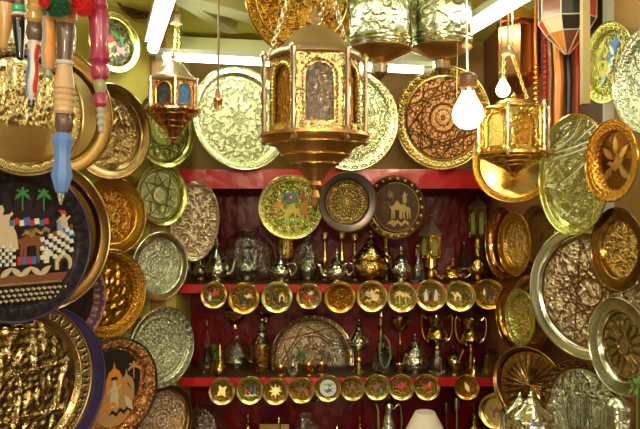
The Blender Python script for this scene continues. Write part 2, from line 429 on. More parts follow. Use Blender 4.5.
def tray(cx, cy, H, ratio, side, Y, label, rim='brass_band', well='brass_ara', rel=None, amp=.0025, rw=.17, dep=.014, trac=None, name='round_tray', cat='tray', group=None, lip=None, tilt=-.04, roll=0, normal=None, hi=False, figures=None, oval=1.0, seg=None, ring=None, lipw=.018):
    c = W(cx, cy, Y); rad = S(H, Y) / 2
    if normal is None:
        v = (-c).normalized(); a = math.acos(min(1, ratio)) * side
        n = Matrix.Rotation(a, 3, 'Z') @ Vector((v.x, v.y, 0)).normalized(); n.z = v.z * .6 + tilt; n.normalize()
    else: n = Vector(normal).normalized()
    xa = Vector((0, 0, 1)).cross(n).normalized(); ya = n.cross(xa)
    m3 = Matrix((xa, ya, n)).transposed()
    q = (m3 @ Matrix.Rotation(roll, 3, 'Z')).to_quaternion()
    t = thing(name, c, label, cat, group, q)
    r1 = rad * (1 - rw); r0 = rad * (1 - rw - .05)
    small = rad < .09
    sg = seg or (40 if small else 160 if hi else 96 if rel else 64)
    fr = relief(*rel) if rel else None
    nr = (10 if small else 60 if hi else 34) if fr else 4
    g = G(); v = [(0, 0, 0)]; f = []
    if fr: v[0] = (0, 0, fr(0, 0, 0, 0) * amp)
    for i in range(1, nr + 1):
        for k in range(sg):
            th = 2 * PI * k / sg; rr = i / nr
            x, y = rr * math.cos(th), rr * math.sin(th)
            edge = min(1, (1 - rr) / .12)
            z = fr(rr, th, x, y) * amp * edge if fr else 0
            v.append((x * r0 * oval, y * r0, z))
    for k in range(sg): f.append((0, 1 + k, 1 + (k + 1) % sg))
    for i in range(1, nr):
        for k in range(sg):
            A = 1 + (i - 1) * sg + k; B = 1 + (i - 1) * sg + (k + 1) % sg
            f.append((A, A + sg, B + sg, B))
    bo = len(v); v.append((0, 0, -.0022))
    for k in range(sg):
        th = 2 * PI * k / sg; v.append((math.cos(th) * r0 * oval, math.sin(th) * r0, -.0022))
    for k in range(sg):
        f.append((bo, bo + 1 + (k + 1) % sg, bo + 1 + k))
        A = 1 + (nr - 1) * sg + k; B = 1 + (nr - 1) * sg + (k + 1) % sg
        f.append((A, bo + 1 + k, bo + 1 + (k + 1) % sg, B))
    g.add(v, f)
    part('well', g, well, t, uvr=rad)
    fl = None
    e = rad * lipw
    prof = [(r0 * .999, 0), (r0 + (r1 - r0) * .3, dep * .25), (r0 + (r1 - r0) * .8, dep * .9), (r1, dep), (r1 + (rad - r1) * .1, dep * 1.08), (rad - e * 1.5, dep * 1.3),
            (rad - e * 1.2, dep * 1.3 - .0022), (r1, dep - .0025), (r0 + (r1 - r0) * .7, dep * .5 - .0022), (r0 * .999, -.0022)]
    gg = lathe(prof, sg, caps=False)
    n0 = len(prof)
    gg.f += [((n0 - 1) * sg + k, (n0 - 1) * sg + (k + 1) % sg, (k + 1) % sg, k) for k in range(sg)]
    if oval != 1: gg.v = [(x * oval, y, z) for x, y, z in gg.v]
    part('rim', gg, rim, t, uvr=rad)
    gl = tube([((rad - e) * math.cos(2 * PI * k / sg) * oval, (rad - e) * math.sin(2 * PI * k / sg), dep * 1.3) for k in range(sg)], e, 8, True)
    part('rolled_edge', gl, lip or (rim.split('_')[0] + '_plain' if rim.split('_')[0] + '_plain' in M else rim), t)
    if ring:
        rr_, rm = ring
        part('inner_ring', tube([(rr_ * rad * math.cos(2 * PI * k / sg) * oval, rr_ * rad * math.sin(2 * PI * k / sg), .001) for k in range(sg)], rad * .014, 6, True), rm, t)
    if trac: tracery(t, rad, **trac)
    if figures: figs(t, rad, figures)
    return t

EG_SC = []
for k in range(13):     # seated figures, checks and stripes of the black tray
    pass
def blk(px, py): return (px - 18) / 69., (244 - py) / 79.
scene_black = []
def B_(sh, px, py, size, mat, rot=0, sx=1, nm=None):
    x, y = blk(px, py); t_ = (sh, x, y, size, mat, rot, sx); scene_black.append(t_ + ((nm,) if nm else ()))
for px in (22, 42): B_('palm', px, 199, .17, 'green', 0, .8)
B_('sq', 28, 279, .10, 'brownp', 0, 11); B_('sq', 28, 284, .03, 'gilt', 0, 30)
B_('camel', 30, 242, .33, 'brownp', 0, .95); B_('camel', 58, 236, .25, 'brownp', .1, -.9)
B_('person', 2, 226, .30, 'cream'); B_('person', 10, 232, .26, 'cream', .2); B_('person', -14, 240, .36, 'cream'); B_('palm', -30, 215, .25, 'green')
for k, m_ in enumerate(('blue', 'red', 'white', 'blue', 'red', 'white', 'blue', 'red')): B_('sq', 12 + 4.6 * k, 223 - (k % 2) * 1.5, .075 if k != 3 else .1, m_, .1, .85)
for k, m_ in enumerate(('red', 'blue', 'red', 'blue')): B_('sq', 19 + 4.4 * k, 261, .10, m_, 0, .6)
for k in range(5): B_('leaf', 7 + 9 * k, 272, .10, 'cream', .9 if k % 2 else -.9)
B_('person', 61, 224, .20, 'cream'); B_('leaf', 60, 212, .07, 'red', 1.2); B_('leaf', 66, 233, .13, 'blue', 1.1); B_('leaf', 48, 246, .10, 'blue', 1.3); B_('leaf', 57, 228, .09, 'sky', .2)
B_('dome', 61, 262, .16, 'cream', 0, 1.5); B_('dome', 61, 264, .10, 'dark', 0, 1.3); B_('person', 44, 256, .12, 'white'); B_('wave', 34, 233, .22, 'gilt', .1); B_('leaf', -5, 262, .12, 'white', .5)
for i in range(8):
    for j_ in range(6):
        if (i + j_) % 2 == 0:
            B_('sq', 40 + i * 4.0, 240 + j_ * 4.6 - i * 1.6, .055, 'white', .25, 1, 'checked_cloth')
            B_('sq', -8 + i * 3.0, 246 + j_ * 3.6, .040, 'white', 0, 1, 'checked_blanket')
for i in range(16):
    for j_ in range(3): B_('sq', -14 + i * 5 + (j_ % 2) * 2.5, 290 + j_ * 5, .028, 'cream', .785, 1, 'dotted_lattice')

def tl(cx, cy, H, ratio, e, label, **k): return tray(cx, cy, H, ratio, 1, LW(cx, e), label, group='trays hung on the slanting side wall', normal=NL, **k)
def tr(cx, cy, H, Wd, e, label, turn=0, **k): return tray(cx, cy, H, Wd / H, -1, RW(cx, e), label, group='trays hung on the other side wall', normal=Matrix.Rotation(math.radians(turn), 3, 'Z') @ NR, **k)

tl(22, 111, 132, .87, .345, 'gold tray with raised tree relief behind the hanging wooden sticks', rim='oldbrass_band', well='oldbrass_plain', rel=('tree', 3), amp=.0036, rw=.16, ring=(.8, 'oldbrass_plain'), hi=True)
tl(55, 112, 128, .87, .17, 'shiny dark amber tray behind the gold tree relief tray', rim='bronze_plain', well='oldbrass_plain', rw=.2, ring=(.86, 'brass_plain'))
tl(20, 30, 120, .87, .03, 'pale silvery tray at the top behind the black tipped stick', rim='pink_band', well='pink_ara')
tl(108, 132, 97, .86, .135, 'brass tray with wide smooth rim, hung directly below the red bird tray', rim='oldbrass_plain', well='oldbrass_emb', rel=('fig', 6), amp=.003, rw=.2, ring=(.84, 'green_plain'))
birds = [('bird', -.15, .1, .3, 'red', .4), ('bird', .3, -.2, .28, 'red', -.5), ('leaf', .1, .3, .22, 'green', 1.1), ('leaf', -.35, -.15, .22, 'teal', -.4), ('leaf', .35, .2, .18, 'green', .3), ('wave', 0, -.4, .3, 'yellow', .2), ('leaf', -.1, -.1, .2, 'lime', 2), ('star', .05, 0, .12, 'orange')]
tl(112, 43, 60, .95, .065, 'brass rimmed tray with dark enamel centre of red birds on the olive wall', rim='green_plain', well='darkscene', rw=.2, figures=birds, ring=(.8, 'brass_plain'))
tl(133, -8, 56, .9, .03, 'dull bronze tray cut by the top of the photograph beside the fluorescent tube', rim='bronze_plain', well='bronze_ara')
tl(163, 130, 76, .9, .10, 'yellow green tray with interlaced knots behind the small hanging lantern', rim='green_plain', well='green_ara', rw=.12, trac=dict(n=12, step=4, r=.78, mat='verdigris', circles=(.42, .8), th=.018, z=.003))
tl(160, 195, 62, .88, .065, 'pale green tray engraved with an eight pointed star', rim='green_plain', well='pale_ara', rw=.11, lip='green_plain', trac=dict(n=8, step=3, r=.76, mat='verdigris', circles=(.3, .78), th=.018, z=.003))
tl(120, 206, 64, .88, .03, 'green gold tray mostly hidden behind the ribbed amber tray', rim='green_plain', well='green_ara')
tl(111, 216, 78, .88, .10, 'ribbed amber tray with concentric rings beside the pale green star tray', rim='amber_plain', well='amber_rough', rw=.3, rel=('flor', 3), amp=.002, ring=(.66, 'amber_plain'))
tl(18, 244, 158, .88, .31, 'large black tray painted with camels, palms and checked cloths', rim='black', well='black', rw=.17, lip='purple', figures=scene_black, ring=(.86, 'bronze_plain'), hi=True)
tl(42, 236, 152, .80, .24, 'plain bronze tray showing its rim behind the black camel tray', rim='bronze_plain', well='bronze_plain', rw=.14, lip='brass_plain')
tl(106, 293, 89, .88, .135, 'orange gold tray with raised swirling figures and lettered rim', rim='amber_band', well='amber_plain', rel=('fig', 9), amp=.005, rw=.2)
tl(119, 272, 64, .86, .03, 'green gold tray behind the orange gold swirling tray', rim='green_plain', well='green_ara')
tl(158, 266, 69, .82, .065, 'silver grey tray with smooth broad rim and faint tree pattern', rim='silver_plain', well='silver_ara', rw=.2)
tl(160, 347, 81, .88, .10, 'large silver tray with dense engraving and polished edge, lowest of the silver ones', rim='silver_band', well='silver_cell', rw=.14, ring=(.72, 'silver_plain'))
tl(58, 300, 104, .70, .17, 'pink and black enamelled tray peeping out below the plain bronze rim', rim='pinkenamel', well='black')
tl(15, 386, 168, .87, .275, 'huge brass tray with deep embossed figures under the black camel tray', rim='oldbrass_band', well='oldbrass_plain', rel=('crowd', 12), amp=.010, rw=.15, hi=True)
tl(30, 388, 168, .87, .205, 'dark violet tray behind the huge embossed brass tray', rim='purple', well='purple', lip='purple')
arch = [('disc', 0, .12, .64, 'dark'), ('disc', 0, -.3, .46, 'tan'), ('dome', -.28, .02, .40, 'tan'), ('dome', .30, 0, .38, 'tan'), ('dome', .02, .18, .36, 'orange'), ('person', .02, -.12, .3, 'cream'), ('palm', .48, .28, .2, 'tan'), ('palm', -.45, .30, .2, 'tan'), ('wave', .15, -.5, .3, 'dark'), ('wave', -.2, -.35, .3, 'orange'), ('leaf', .35, -.35, .18, 'cream', .5)]
tl(113, 388, 102, .78, .17, 'copper tray with black pictured border and arches scene', rim='copper_cell', well='copper_rough', rel=('fig', 5), amp=.002, rw=.18, lip='black', figures=arch, ring=(.82, 'black'))
tl(117, 336, 60, .88, .03, 'small yellow green tray between the orange gold and copper trays', rim='green_plain', well='green_ara')
tl(122, 402, 68, .88, .03, 'pale lime tray peeping out behind the copper arches tray', rim='green_band', well='green_band')
tl(162, 421, 72, .88, .065, 'dull brown copper tray cut by the bottom edge under the silver tray', rim='bronze_plain', well='pink_cell', rw=.12)
tray(195, 221, 80, 1, 1, 2.905, 'oval copper and silver tray with foliage engraving leaning beside the teapots', rim='pink_band', well='pink_rough', rel=('flor', 4), amp=.0025, rw=.1, oval=.60, name='oval_tray', roll=-.06, tilt=0)

# large trays over the top shelf
tray(240, 119, 106, .90, 1, 2.90, 'bright silver green tray under the cross tube, beside the small lantern', rim='pale_band', well='pale_ara', rw=.13, group='large trays on the top shelf', tilt=.20)
tray(350, 120, 102, .93, 1, 2.91, 'silver tray with dense engraving half hidden by the big lantern', rim='pale_band', well='pale_cell', rw=.14, group='large trays on the top shelf', tilt=.02)
tray(443, 118, 104, .91, -1, 2.91, 'rose gold tray with a chased star wheel behind the lit bulb', rim='brass_band', well='copper_cell', rw=.14, trac=dict(n=10, step=3, r=.76, mat='bronze_plain', circles=(.28, .78), th=.016, z=.003), group='large trays on the top shelf', ring=(.8, 'brass_plain'))
tray(303, -8, 132, .88, 1, 2.55, 'orange gold hammered tray hanging at the top above the big lantern', rim='amber_band', well='amber_rough', rel=('flor', 7), amp=.003, rw=.14, ring=(.8, 'brass_plain'))

# three hung from the top shelf
sc1 = [('camel', .02, -.12, .42, 'yellow'), ('sq', 0, .3, .30, 'teal', .1), ('sq', 0, .3, .16, 'red', .1), ('sq', .0, .3, .07, 'white', .6), ('bird', -.42, .05, .2, 'orange', .3), ('person', .42, .0, .26, 'orange'), ('leaf', -.35, .32, .13, 'lime', .6), ('leaf', .38, .34, .12, 'red', -.6), ('wave', 0, -.48, .36, 'lime'), ('leaf', -.5, -.2, .1, 'red', .9), ('star', .2, -.3, .08, 'red')]
tray(291, 207, 65, 1, 1, 2.88, 'yellow brass tray with painted camel under a teal and red canopy', rim='green_band', well='green_rough', rw=.17, figures=sc1, group='trays hung from the top shelf')
tray(347, 202, 61, .96, 1, 2.83, 'dark rimmed tray with a densely lettered bronze disc', rim='darkmetal', well='brass_cell', rw=.25, group='trays hung from the top shelf', ring=(.72, 'silver_plain'), lipw=.03, lip='darkwood')
sc3 = [('camel', .05, -.02, .42, 'gilt'), ('camel', .28, -.08, .34, 'gilt'), ('star', -.2, .38, .16, 'gilt'), ('wave', .05, -.52, .42, 'gilt'), ('person', -.42, -.1, .28, 'gilt'), ('person', .3, .3, .2, 'gilt'), ('leaf', -.1, -.45, .12, 'gilt', 1.4)]
for k in range(22):
    a_ = 2 * PI * k / 22; sc3.append(('sq', .9 * math.cos(a_), .9 * math.sin(a_), .07, 'gilt', a_))
t3 = tray(396, 207, 64, .93, -1, 2.88, 'black brown tray with gilt camels and a dashed gilt border', rim='bronze_plain', well='darkwood', rw=.17, figures=None, group='trays hung from the top shelf', ring=(.76, 'gilt'), lip='darkwood')
rad3 = S(64, 2.88) / 2
figs(t3, rad3, sc3[:7]); figs(t3, rad3, sc3[7:], z=.0165, name='border_dash')

# right hand wall
sc4 = [('bird', .1, .32, .36, 'blue', .8), ('leaf', .05, .30, .16, 'white', .5), ('leaf', 0, .02, .26, 'teal', .2), ('bird', -.2, -.15, .3, 'yellow', .3), ('leaf', .3, -.2, .2, 'lime', .8), ('leaf', -.3, -.4, .2, 'green', -.8), ('star', .15, -.4, .14, 'orange'), ('wave', 0, -.1, .3, 'white', 1)]
tr(611, 63, 81, 38, 0.07, 'green brass tray with blue and lime painted bird on the pale post', rim='green_band', well='green_rough', rw=.2, figures=sc4)
tr(655, 78, 112, 50, 0.12, 'dull silver tray cut by the edge beside the bird tray', rim='silver_band', well='silver_rough')
tr(577, 175, 122, 84, 0.19, 'large oval looking lime tray wrapped in clear film', rim='green_plain', well='green_ara', rw=.12, roll=.0)
tr(616, 161, 83, 45, 0.23, 'orange gold tray with dark red floral cut pattern', rim='amber_band', well='bronze_plain', rw=.26, figures=[('leaf', 0, .02, .12, 'red'), ('leaf', -.3, .2, .22, 'gilt', .8), ('leaf', .3, .2, .22, 'gilt', -.8), ('leaf', 0, .4, .22, 'gilt'), ('bird', 0, -.1, .34, 'gilt'), ('leaf', -.3, -.3, .22, 'gilt', -.8), ('leaf', .3, -.3, .22, 'gilt', .8)])
tr(622, 249, 84, 50, 0.17, 'dark brown rimmed tray with raised gold script disc', rim='bronze_plain', well='brass_rough', rel=('flor', 3), amp=.003, rw=.3, ring=(.66, 'brass_plain'), lip='bronze_plain')
tr(518, 244, 65, 36, 0.07, 'small gold tray with engraved panel hanging below the round lantern', rim='amber_band', well='brass_rough', rw=.26, ring=(.7, 'brass_plain'))
tr(506, 243, 72, 36, 0.03, 'thin bronze gold tray behind the small gold panel tray', rim='copper_plain', well='copper_plain')
tr(541, 238, 66, 44, 0.03, 'dark bronze tray with lacy centre between the lime and gold trays', rim='bronze_band', well='bronze_cell')
tr(590, 292, 136, 114, .15, 'very large silver and copper mosaic tray with dark inner ring', rim='silver_plain', well='pink_rough', rel=('fig', 3), amp=.004, rw=.14, hi=True, trac=dict(n=12, step=5, r=.78, mat='bronze_plain', circles=(.32, .8), th=.010, z=.004), ring=(.83, 'bronze_plain'), turn=22)
tr(624, 346, 98, 64, 0.17, 'silver tray with large embossed daisy rosette', rim='silver_plain', well='silver_plain', trac=dict(n=0, step=1, r=1, mat='bronze_plain', circles=(.17, .66), petals=14, z=.002), rw=.28)
tr(515, 316, 62, 30, 0.03, 'gold tray edge on, nearest the saucer row', rim='amber_plain', well='amber_plain')
tr(534, 312, 74, 46, 0.065, 'gold tray with glowing lower rim under the lacy bronze tray', rim='amber_plain', well='amber_rough')
tr(524, 317, 58, 26, 0.1, 'narrow green gold tray in front of the glowing gold one', rim='green_band', well='brass_rough', rw=.2)
tr(530, 385, 78, 70, .10, 'dark amber dish with sunburst ribs', rim='bronze_plain', well='bronze_plain', rel=('ray', 0), amp=.005, rw=.1, lip='brass_plain', turn=30)
tr(497, 372, 48, 28, 0.03, 'worn bronze tray behind the sunburst dish', rim='bronze_band', well='bronze_ara')
tr(584, 408, 96, 86, .13, 'silver gold tray with heavy embossing and a dark scalloped rim', rim='bronze_band', well='silver_rough', rel=('fig', 2), amp=.005, rw=.16, ring=(.8, 'silver_plain'), turn=22)
tray(497, 411, 35, .98, -1, 2.66, 'small brass dish with dark camels in the corner under the sunburst dish', rim='brass_plain', well='brass_plain', rw=.25, figures=[('camel', 0, 0, .45, 'brownp'), ('person', .3, .1, .25, 'brownp')], name='saucer', cat='saucer')
# polished tray behind the lantern, turned so that it mirrors the bulb
BULB = W(468, 115, 1.95); pp = W(497, 181, 2.40)
nn = ((-pp).normalized() + (BULB - pp).normalized()).normalized()
tray(514, 163, 82, 1, -1, 2.40, 'mirror polished gold tray behind the hexagonal lantern reflecting the bulb', rim='amber_band', well='brass_mirror' if 'brass_mirror' in M else 'brass_plain', rw=.14, normal=nn, dep=.008)

# ------------------------------------------------------------------ saucers along the shelf edges
def saucer(cx, cy, r, z, label, items, well='brass_rough', rim='brass_plain', Y=2.925):
    tray(cx, cy, 2 * r, 1, 1, Y, label, rim=rim, well=well, rw=.24, dep=.010, name='saucer', cat='saucer', group='brass saucers along the ' + z, figures=items, rel=('flor', int(cx) % 13), amp=.0012, tilt=-.06, lipw=.03)
c_, r_, b_, w_ = 'dark', 'red', 'blue', 'white'
up = 'upper red shelf'
saucer(214, 295, 13.5, up, 'small brass saucer with red and white bird at the end below the oval tray', [('bird', 0, .1, .5, r_), ('leaf', -.3, -.2, .3, w_), ('wave', 0, -.4, .4, 'green')])
saucer(244, 298, 16, up, 'brass saucer with dark horse figures below the cellophane wrapped teapot', [('camel', 0, 0, .5, c_), ('bird', .25, .1, .3, 'gilt')], rim='amber_plain')
saucer(277, 297, 16, up, 'brass saucer with dark building scene below the small teapot with handle', [('dome', -.2, 0, .4, c_), ('dome', .3, 0, .35, 'gilt'), ('wave', 0, -.4, .5, c_)], rim='green_plain')
saucer(309, 296, 13, up, 'smaller brass saucer with red rider under the wrapped silver pot', [('camel', 0, 0, .5, r_), ('bird', .1, .2, .3, w_)])
saucer(340, 297, 16, up, 'dull amber saucer with a plain engraved centre', [], well='amber_rough', rim='amber_plain')
saucer(372, 296, 16, up, 'brass saucer full of bright gilt script under the widest pot', [('wave', 0, .25, .5, 'gilt', .2), ('wave', 0, 0, .5, w_, -.1), ('wave', 0, -.25, .5, 'gilt', .2), ('leaf', .1, 0, .4, 'gilt', .6)])
saucer(402, 297, 15.5, up, 'olive brass saucer with faint palm trees', [('palm', -.15, 0, .45, 'gilt'), ('palm', .25, -.05, .4, 'gilt')], well='green_rough')
saucer(431, 295, 16, up, 'brass saucer with dark red and white figures below the hexagonal brass lantern', [('dome', 0, 0, .5, 'brownp'), ('person', -.3, 0, .4, w_), ('person', .3, 0, .4, w_, 0, -1), ('bird', 0, .1, .3, c_)])
saucer(460, 296, 15.5, up, 'brass saucer with a caravan below the squat brass teapot', [('camel', -.15, .05, .42, 'gilt'), ('camel', .28, .05, .38, c_)], rim='green_plain')
saucer(489, 294, 15.5, up, 'yellow brass saucer with a dark horse at the end beside the gold trays', [('camel', 0, .05, .4, c_), ('leaf', -.3, .1, .2, 'gilt')], rim='amber_plain')
lo = 'lower red shelf'
saucer(222, 391, 13.5, lo, 'brass saucer with plain gilt leaf pattern, first of the lower row', [('leaf', 0, 0, .5, 'gilt', .5), ('leaf', 0, 0, .5, 'gilt', -.8)])
saucer(250, 390, 14, lo, 'brass saucer with red blue and green flowers', [('leaf', -.3, -.1, .25, r_), ('leaf', .35, -.05, .25, b_), ('wave', 0, -.4, .5, w_), ('leaf', 0, .3, .35, c_, 1.5), ('leaf', .1, .05, .2, 'green')], rim='green_plain')
saucer(275.5, 391, 13.5, lo, 'all gold saucer with bright gilt flower beside the red flower saucer', [('star', 0, 0, .5, 'gilt'), ('leaf', .3, .2, .2, 'yellow')])
saucer(301.5, 390, 13, lo, 'brass saucer with orange bird and red mark', [('bird', -.1, 0, .5, 'brownp'), ('leaf', .35, -.15, .3, r_)])
saucer(328, 388, 13.5, lo, 'brass saucer with white centre and green and blue bird', [('disc', 0, 0, .62, w_), ('wave', 0, .25, .45, 'lime'), ('bird', 0, -.2, .4, b_), ('leaf', .1, .2, .2, 'green', 1)])
saucer(352.5, 388, 12.5, lo, 'brass saucer with brown horse', [('camel', 0, 0, .5, 'brownp')])
saucer(377, 387, 13, lo, 'brass saucer with brown bird and teal dot', [('bird', -.1, .05, .5, 'brownp'), ('leaf', .3, -.3, .25, 'teal')], rim='green_plain')
saucer(401.5, 387, 13, lo, 'brass saucer with red bird under the tall stemmed cup', [('bird', 0, .05, .55, 'red', .3)])
saucer(427, 387, 13, lo, 'brass saucer with orange and red bird, before the gap', [('bird', 0, .05, .5, r_, -.2), ('leaf', .2, .2, .25, 'orange')])
saucer(467, 387, 12.5, lo, 'lone dull gold saucer after the gap in the lower row', [('leaf', 0, 0, .45, 'gilt', .4)], well='amber_rough', rim='amber_plain')

# ------------------------------------------------------------------ vessels
def scl(prof, r, h): return [(a * r, b * h) for a, b in prof]
def finial(r, z0, z1):
    h = z1 - z0
    return lathe([(r * .5, z0), (r * .9, z0 + h * .08), (r * .35, z0 + h * .16), (r * .9, z0 + h * .32), (r, z0 + h * .42), (r * .4, z0 + h * .6), (r * .3, z0 + h * .85), (0, z1)], 16)

def teapot(cx, base, top, wd, Y, label, mat='silver', spout=-1, handle=True, name='teapot', zb=None, cat='teapot', grp='metal pots on the shelves', squat=False):
    zz = zb if zb is not None else W(cx, base, Y).z
    H = W(cx, top, Y).z - zz; r = S(wd, Y) / 2
    t = thing(name, (W(cx, 0, Y).x, Y, zz + .0005), label, cat, grp)
    hb = H * .52
    B = mat + '_body'
    part('foot', lathe([(r * .62, 0), (r * .66, H * .03), (r * .45, H * .07), (r * .5, H * .09)], 32), mat + '_plain', t)
    part('body', lathe([(r * .48, H * .085), (r * .8, H * .14), (r, H * .27), (r * .96, H * .36), (r * .74, H * .47), (r * .58, hb), (r * .66, hb + H * .015)], 40), B, t)
    ld = part('lid', lathe([(r * .68, hb + H * .012), (r * .70, hb + H * .03), (r * .52, hb + H * .09), (r * .3, hb + H * .16), (r * .14, hb + H * .21), (0, hb + H * .215)], 32), mat + '_plain', t)
    part('finial', finial(r * .20, hb + H * .19, H), mat + '_plain', ld)
    if spout:
        s = spout
        pts = [(s * r * .8, 0, H * .2), (s * r * 1.15, 0, H * .22), (s * r * 1.35, 0, H * .34), (s * r * 1.45, 0, H * .46), (s * r * 1.72, 0, H * .54)]
        part('spout', tube(smooth_pts(pts), [r * .2 * (1 - .55 * i / 16) for i in range(17)], 10), mat + '_plain', t)
    if handle:
        s = -spout if spout else 1
        pts = [(s * r * .60, 0, H * .50), (s * r * 1.05, 0, H * .56), (s * r * 1.42, 0, H * .48), (s * r * 1.38, 0, H * .32), (s * r * .92, 0, H * .20)]
        part('handle', tube(smooth_pts(pts), r * .075, 8), mat + '_plain', t)
    return t
def smooth_pts(pts, n=16):
    pts = [Vector(p) for p in pts]; P = [pts[0]] + pts + [pts[-1]]; out = []
    m = len(pts) - 1
    for i in range(n + 1):
        u = i / n * m; k = min(int(u), m - 1); u -= k
        a, b, c, d = P[k], P[k + 1], P[k + 2], P[k + 3]
        out.append(.5 * ((2 * b) + (c - a) * u + (2 * a - 5 * b + 4 * c - d) * u * u + (3 * b - a - 3 * c + d) * u ** 3))
    return out

def crumple(g, amp, seed):
    out = []
    for p in g.v:
        v = Vector(p); n = noise.noise_vector(v * 22 + Vector((seed, seed * 2, 0))); out.append(tuple(v + n * amp))
    g.v = out; return g
def wrapper(cx, base, top, wd, Y, label, zb=None, seed=1, flare=.5, dx=0, fl=.62):
    zz = zb if zb is not None else W(cx, base, Y).z
    H = W(cx, top, Y).z - zz; r = S(wd, Y) / 2
    prof = [(r * .8, .006), (r, H * .2), (r * .98, H * .4), (r * .9, H * .6), (r * .7, H * .78), (r * .38, H * .92), (r * flare * .4, H)]
    pr = []
    for i in range(len(prof) - 1):
        for k in range(3):
            u = k / 3; pr.append((prof[i][0] * (1 - u) + prof[i + 1][0] * u, prof[i][1] * (1 - u) + prof[i + 1][1] * u))
    g = crumple(lathe(pr + [prof[-1]], 22, caps=False), r * .07, seed)
    g.v = [(x + dx * z, y * fl, max(z, .002)) for x, y, z in g.v]
    o = part('cellophane_wrap', g, 'film', smooth=False); o.location = (W(cx, 0, Y).x, Y, zz)
    return tagm(o, label, 'wrapping', 'crinkled clear wraps')

# upper row
z2 = Z2
teapot(217, 0, 236, 24, 3.02, 'silver teapot with spout turned to the wrapped pot, next to the oval tray', zb=z2, spout=1, handle=False)
_t = teapot(201, 0, 246, 17, 3.12, 'dark silver pot partly behind the lower edge of the oval tray', zb=z2, spout=0, handle=True); _t.rotation_euler = (0, 0, PI)
teapot(247, 0, 240, 27, 3.16, 'silver teapot inside the large crinkled clear wrap', zb=z2, spout=0, handle=False)
wrapper(248, 0, 226, 54, 3.165, 'large crinkled clear film wrapped round a silver teapot', zb=z2, seed=3, flare=1.2, fl=.70)
teapot(281, 0, 247, 21, 3.03, 'small silver teapot with loop handle beside the wrapped pot', zb=z2, spout=0)
teapot(308, 0, 243, 19, 3.14, 'silver pot covered in tight clear film under the painted camel tray', zb=z2, spout=0, handle=False, name='covered_pot', cat='pot')
wrapper(308, 0, 234, 26, 3.14, 'tight clear film over the silver pot under the painted camel tray', zb=z2, seed=8, flare=.6, fl=1)
teapot(337, 0, 247, 23, 3.02, 'silver teapot with long curved handle under the lettered tray', zb=z2, spout=-1)
def bulbpot(cx, top, wd, Y, label, mat, zb, k=.48):
    q = lambda z: z * k / .48 if z <= .48 else k + (z - .48) * (1 - k) / .52
    H = W(cx, top, Y).z - zb; r = S(wd, Y) / 2
    t = thing('lidded_pot', (W(cx, 0, Y).x, Y, zb + .0005), label, 'pot', 'metal pots on the shelves')
    part('foot', lathe(scl([(.6, 0), (.62, q(.04)), (.4, q(.09))], r, H), 32), mat + '_plain', t)
    part('body', lathe(scl([(.4, q(.08)), (.85, q(.14)), (1, q(.26)), (.95, q(.36)), (.8, q(.44)), (.98, q(.46)), (.98, q(.48))], r, H), 40), mat + '_body', t)
    l = part('lid', lathe(scl([(.96, q(.485)), (.9, q(.52)), (.55, q(.64)), (.36, q(.74)), (.3, q(.76)), (.34, q(.78)), (.12, q(.86))], r, H), 40), mat + '_body', t)
    part('finial', finial(r * .15, H * q(.84), H), mat + '_plain', l)
bulbpot(371, 230, 36, 3.06, 'widest lidded silver gilt pot with tall onion lid', 'brass', z2)
teapot(401, 0, 243, 22, 3.06, 'silver pot with pointed lid between the wide pot and glass bottle', zb=z2, spout=0, handle=False, name='lidded_pot', cat='pot')
def candlestick(cx, top, Y, label, zb, mat='brass', wd=8):
    H = W(cx, top, Y).z - zb; r = S(wd, Y) / 2
    t = thing('candlestick', (W(cx, 0, Y).x, Y, zb + .0005), label, 'candlestick', 'brass candlesticks behind the pots')
    part('base', lathe(scl([(1.6, 0), (1.6, .03), (.8, .07), (.5, .12)], r, H), 24), mat + '_plain', t)
    part('stem', lathe(scl([(.5, .11), (.8, .16), (.4, .22), (.7, .34), (.9, .42), (.5, .5), (.45, .8), (.7, .84)], r, H), 24), mat + '_plain', t)
    part('socket', lathe(scl([(.7, .83), (1, .88), (.9, 1), (.6, 1), (.6, .9), (0, .9)], r, H), 24), mat + '_plain', t)
candlestick(325, 232, 3.17, 'slim brass candlestick between the film covered pot and long handled teapot', z2)
candlestick(342, 232, 3.19, 'slim pale brass candlestick behind the long handled teapot', z2)
candlestick(355, 234, 3.18, 'slim brass candlestick behind the wide onion lidded pot', z2)
# brass cup behind the small teapot
t = thing('brass_goblet', (W(286, 0, 3.17).x, 3.17, z2 + .0005), 'wide brass goblet standing behind the small handled teapot', 'goblet')
part('bowl', lathe([(.014, .085), (.038, .10), (.044, .15), (.040, .19), (.036, .19), (.03, .12), (0, .11)], 28), 'brass_body', t); part('stem', lathe([(.03, 0), (.03, .006), (.01, .02), (.012, .05), (.02, .06), (.014, .09)], 24), 'brass_plain', t)
# glass bottle
def bottle(cx, top, wd, Y, label, zb, mat='crystal', stopper='silver_plain'):
    H = W(cx, top, Y).z - zb; r = S(wd, Y) / 2
    t = thing('glass_bottle', (W(cx, 0, Y).x, Y, zb + .0005), label, 'bottle', 'glass bottles on the shelves')
    part('body', lathe(scl([(.7, 0), (1, .05), (.95, .3), (.6, .55), (.38, .7), (.36, .86)], r, H), 12, fl=lambda a, z: 1 + .05 * math.cos(a * 6)), mat, t)
    part('stopper', lathe(scl([(.4, .85), (.5, .87), (.3, .9), (.34, .95), (0, 1)], r, H), 16), stopper, t)
bottle(418, 243, 12, 3.05, 'clear cut glass bottle with silver stopper beside the hexagonal brass lantern', z2)

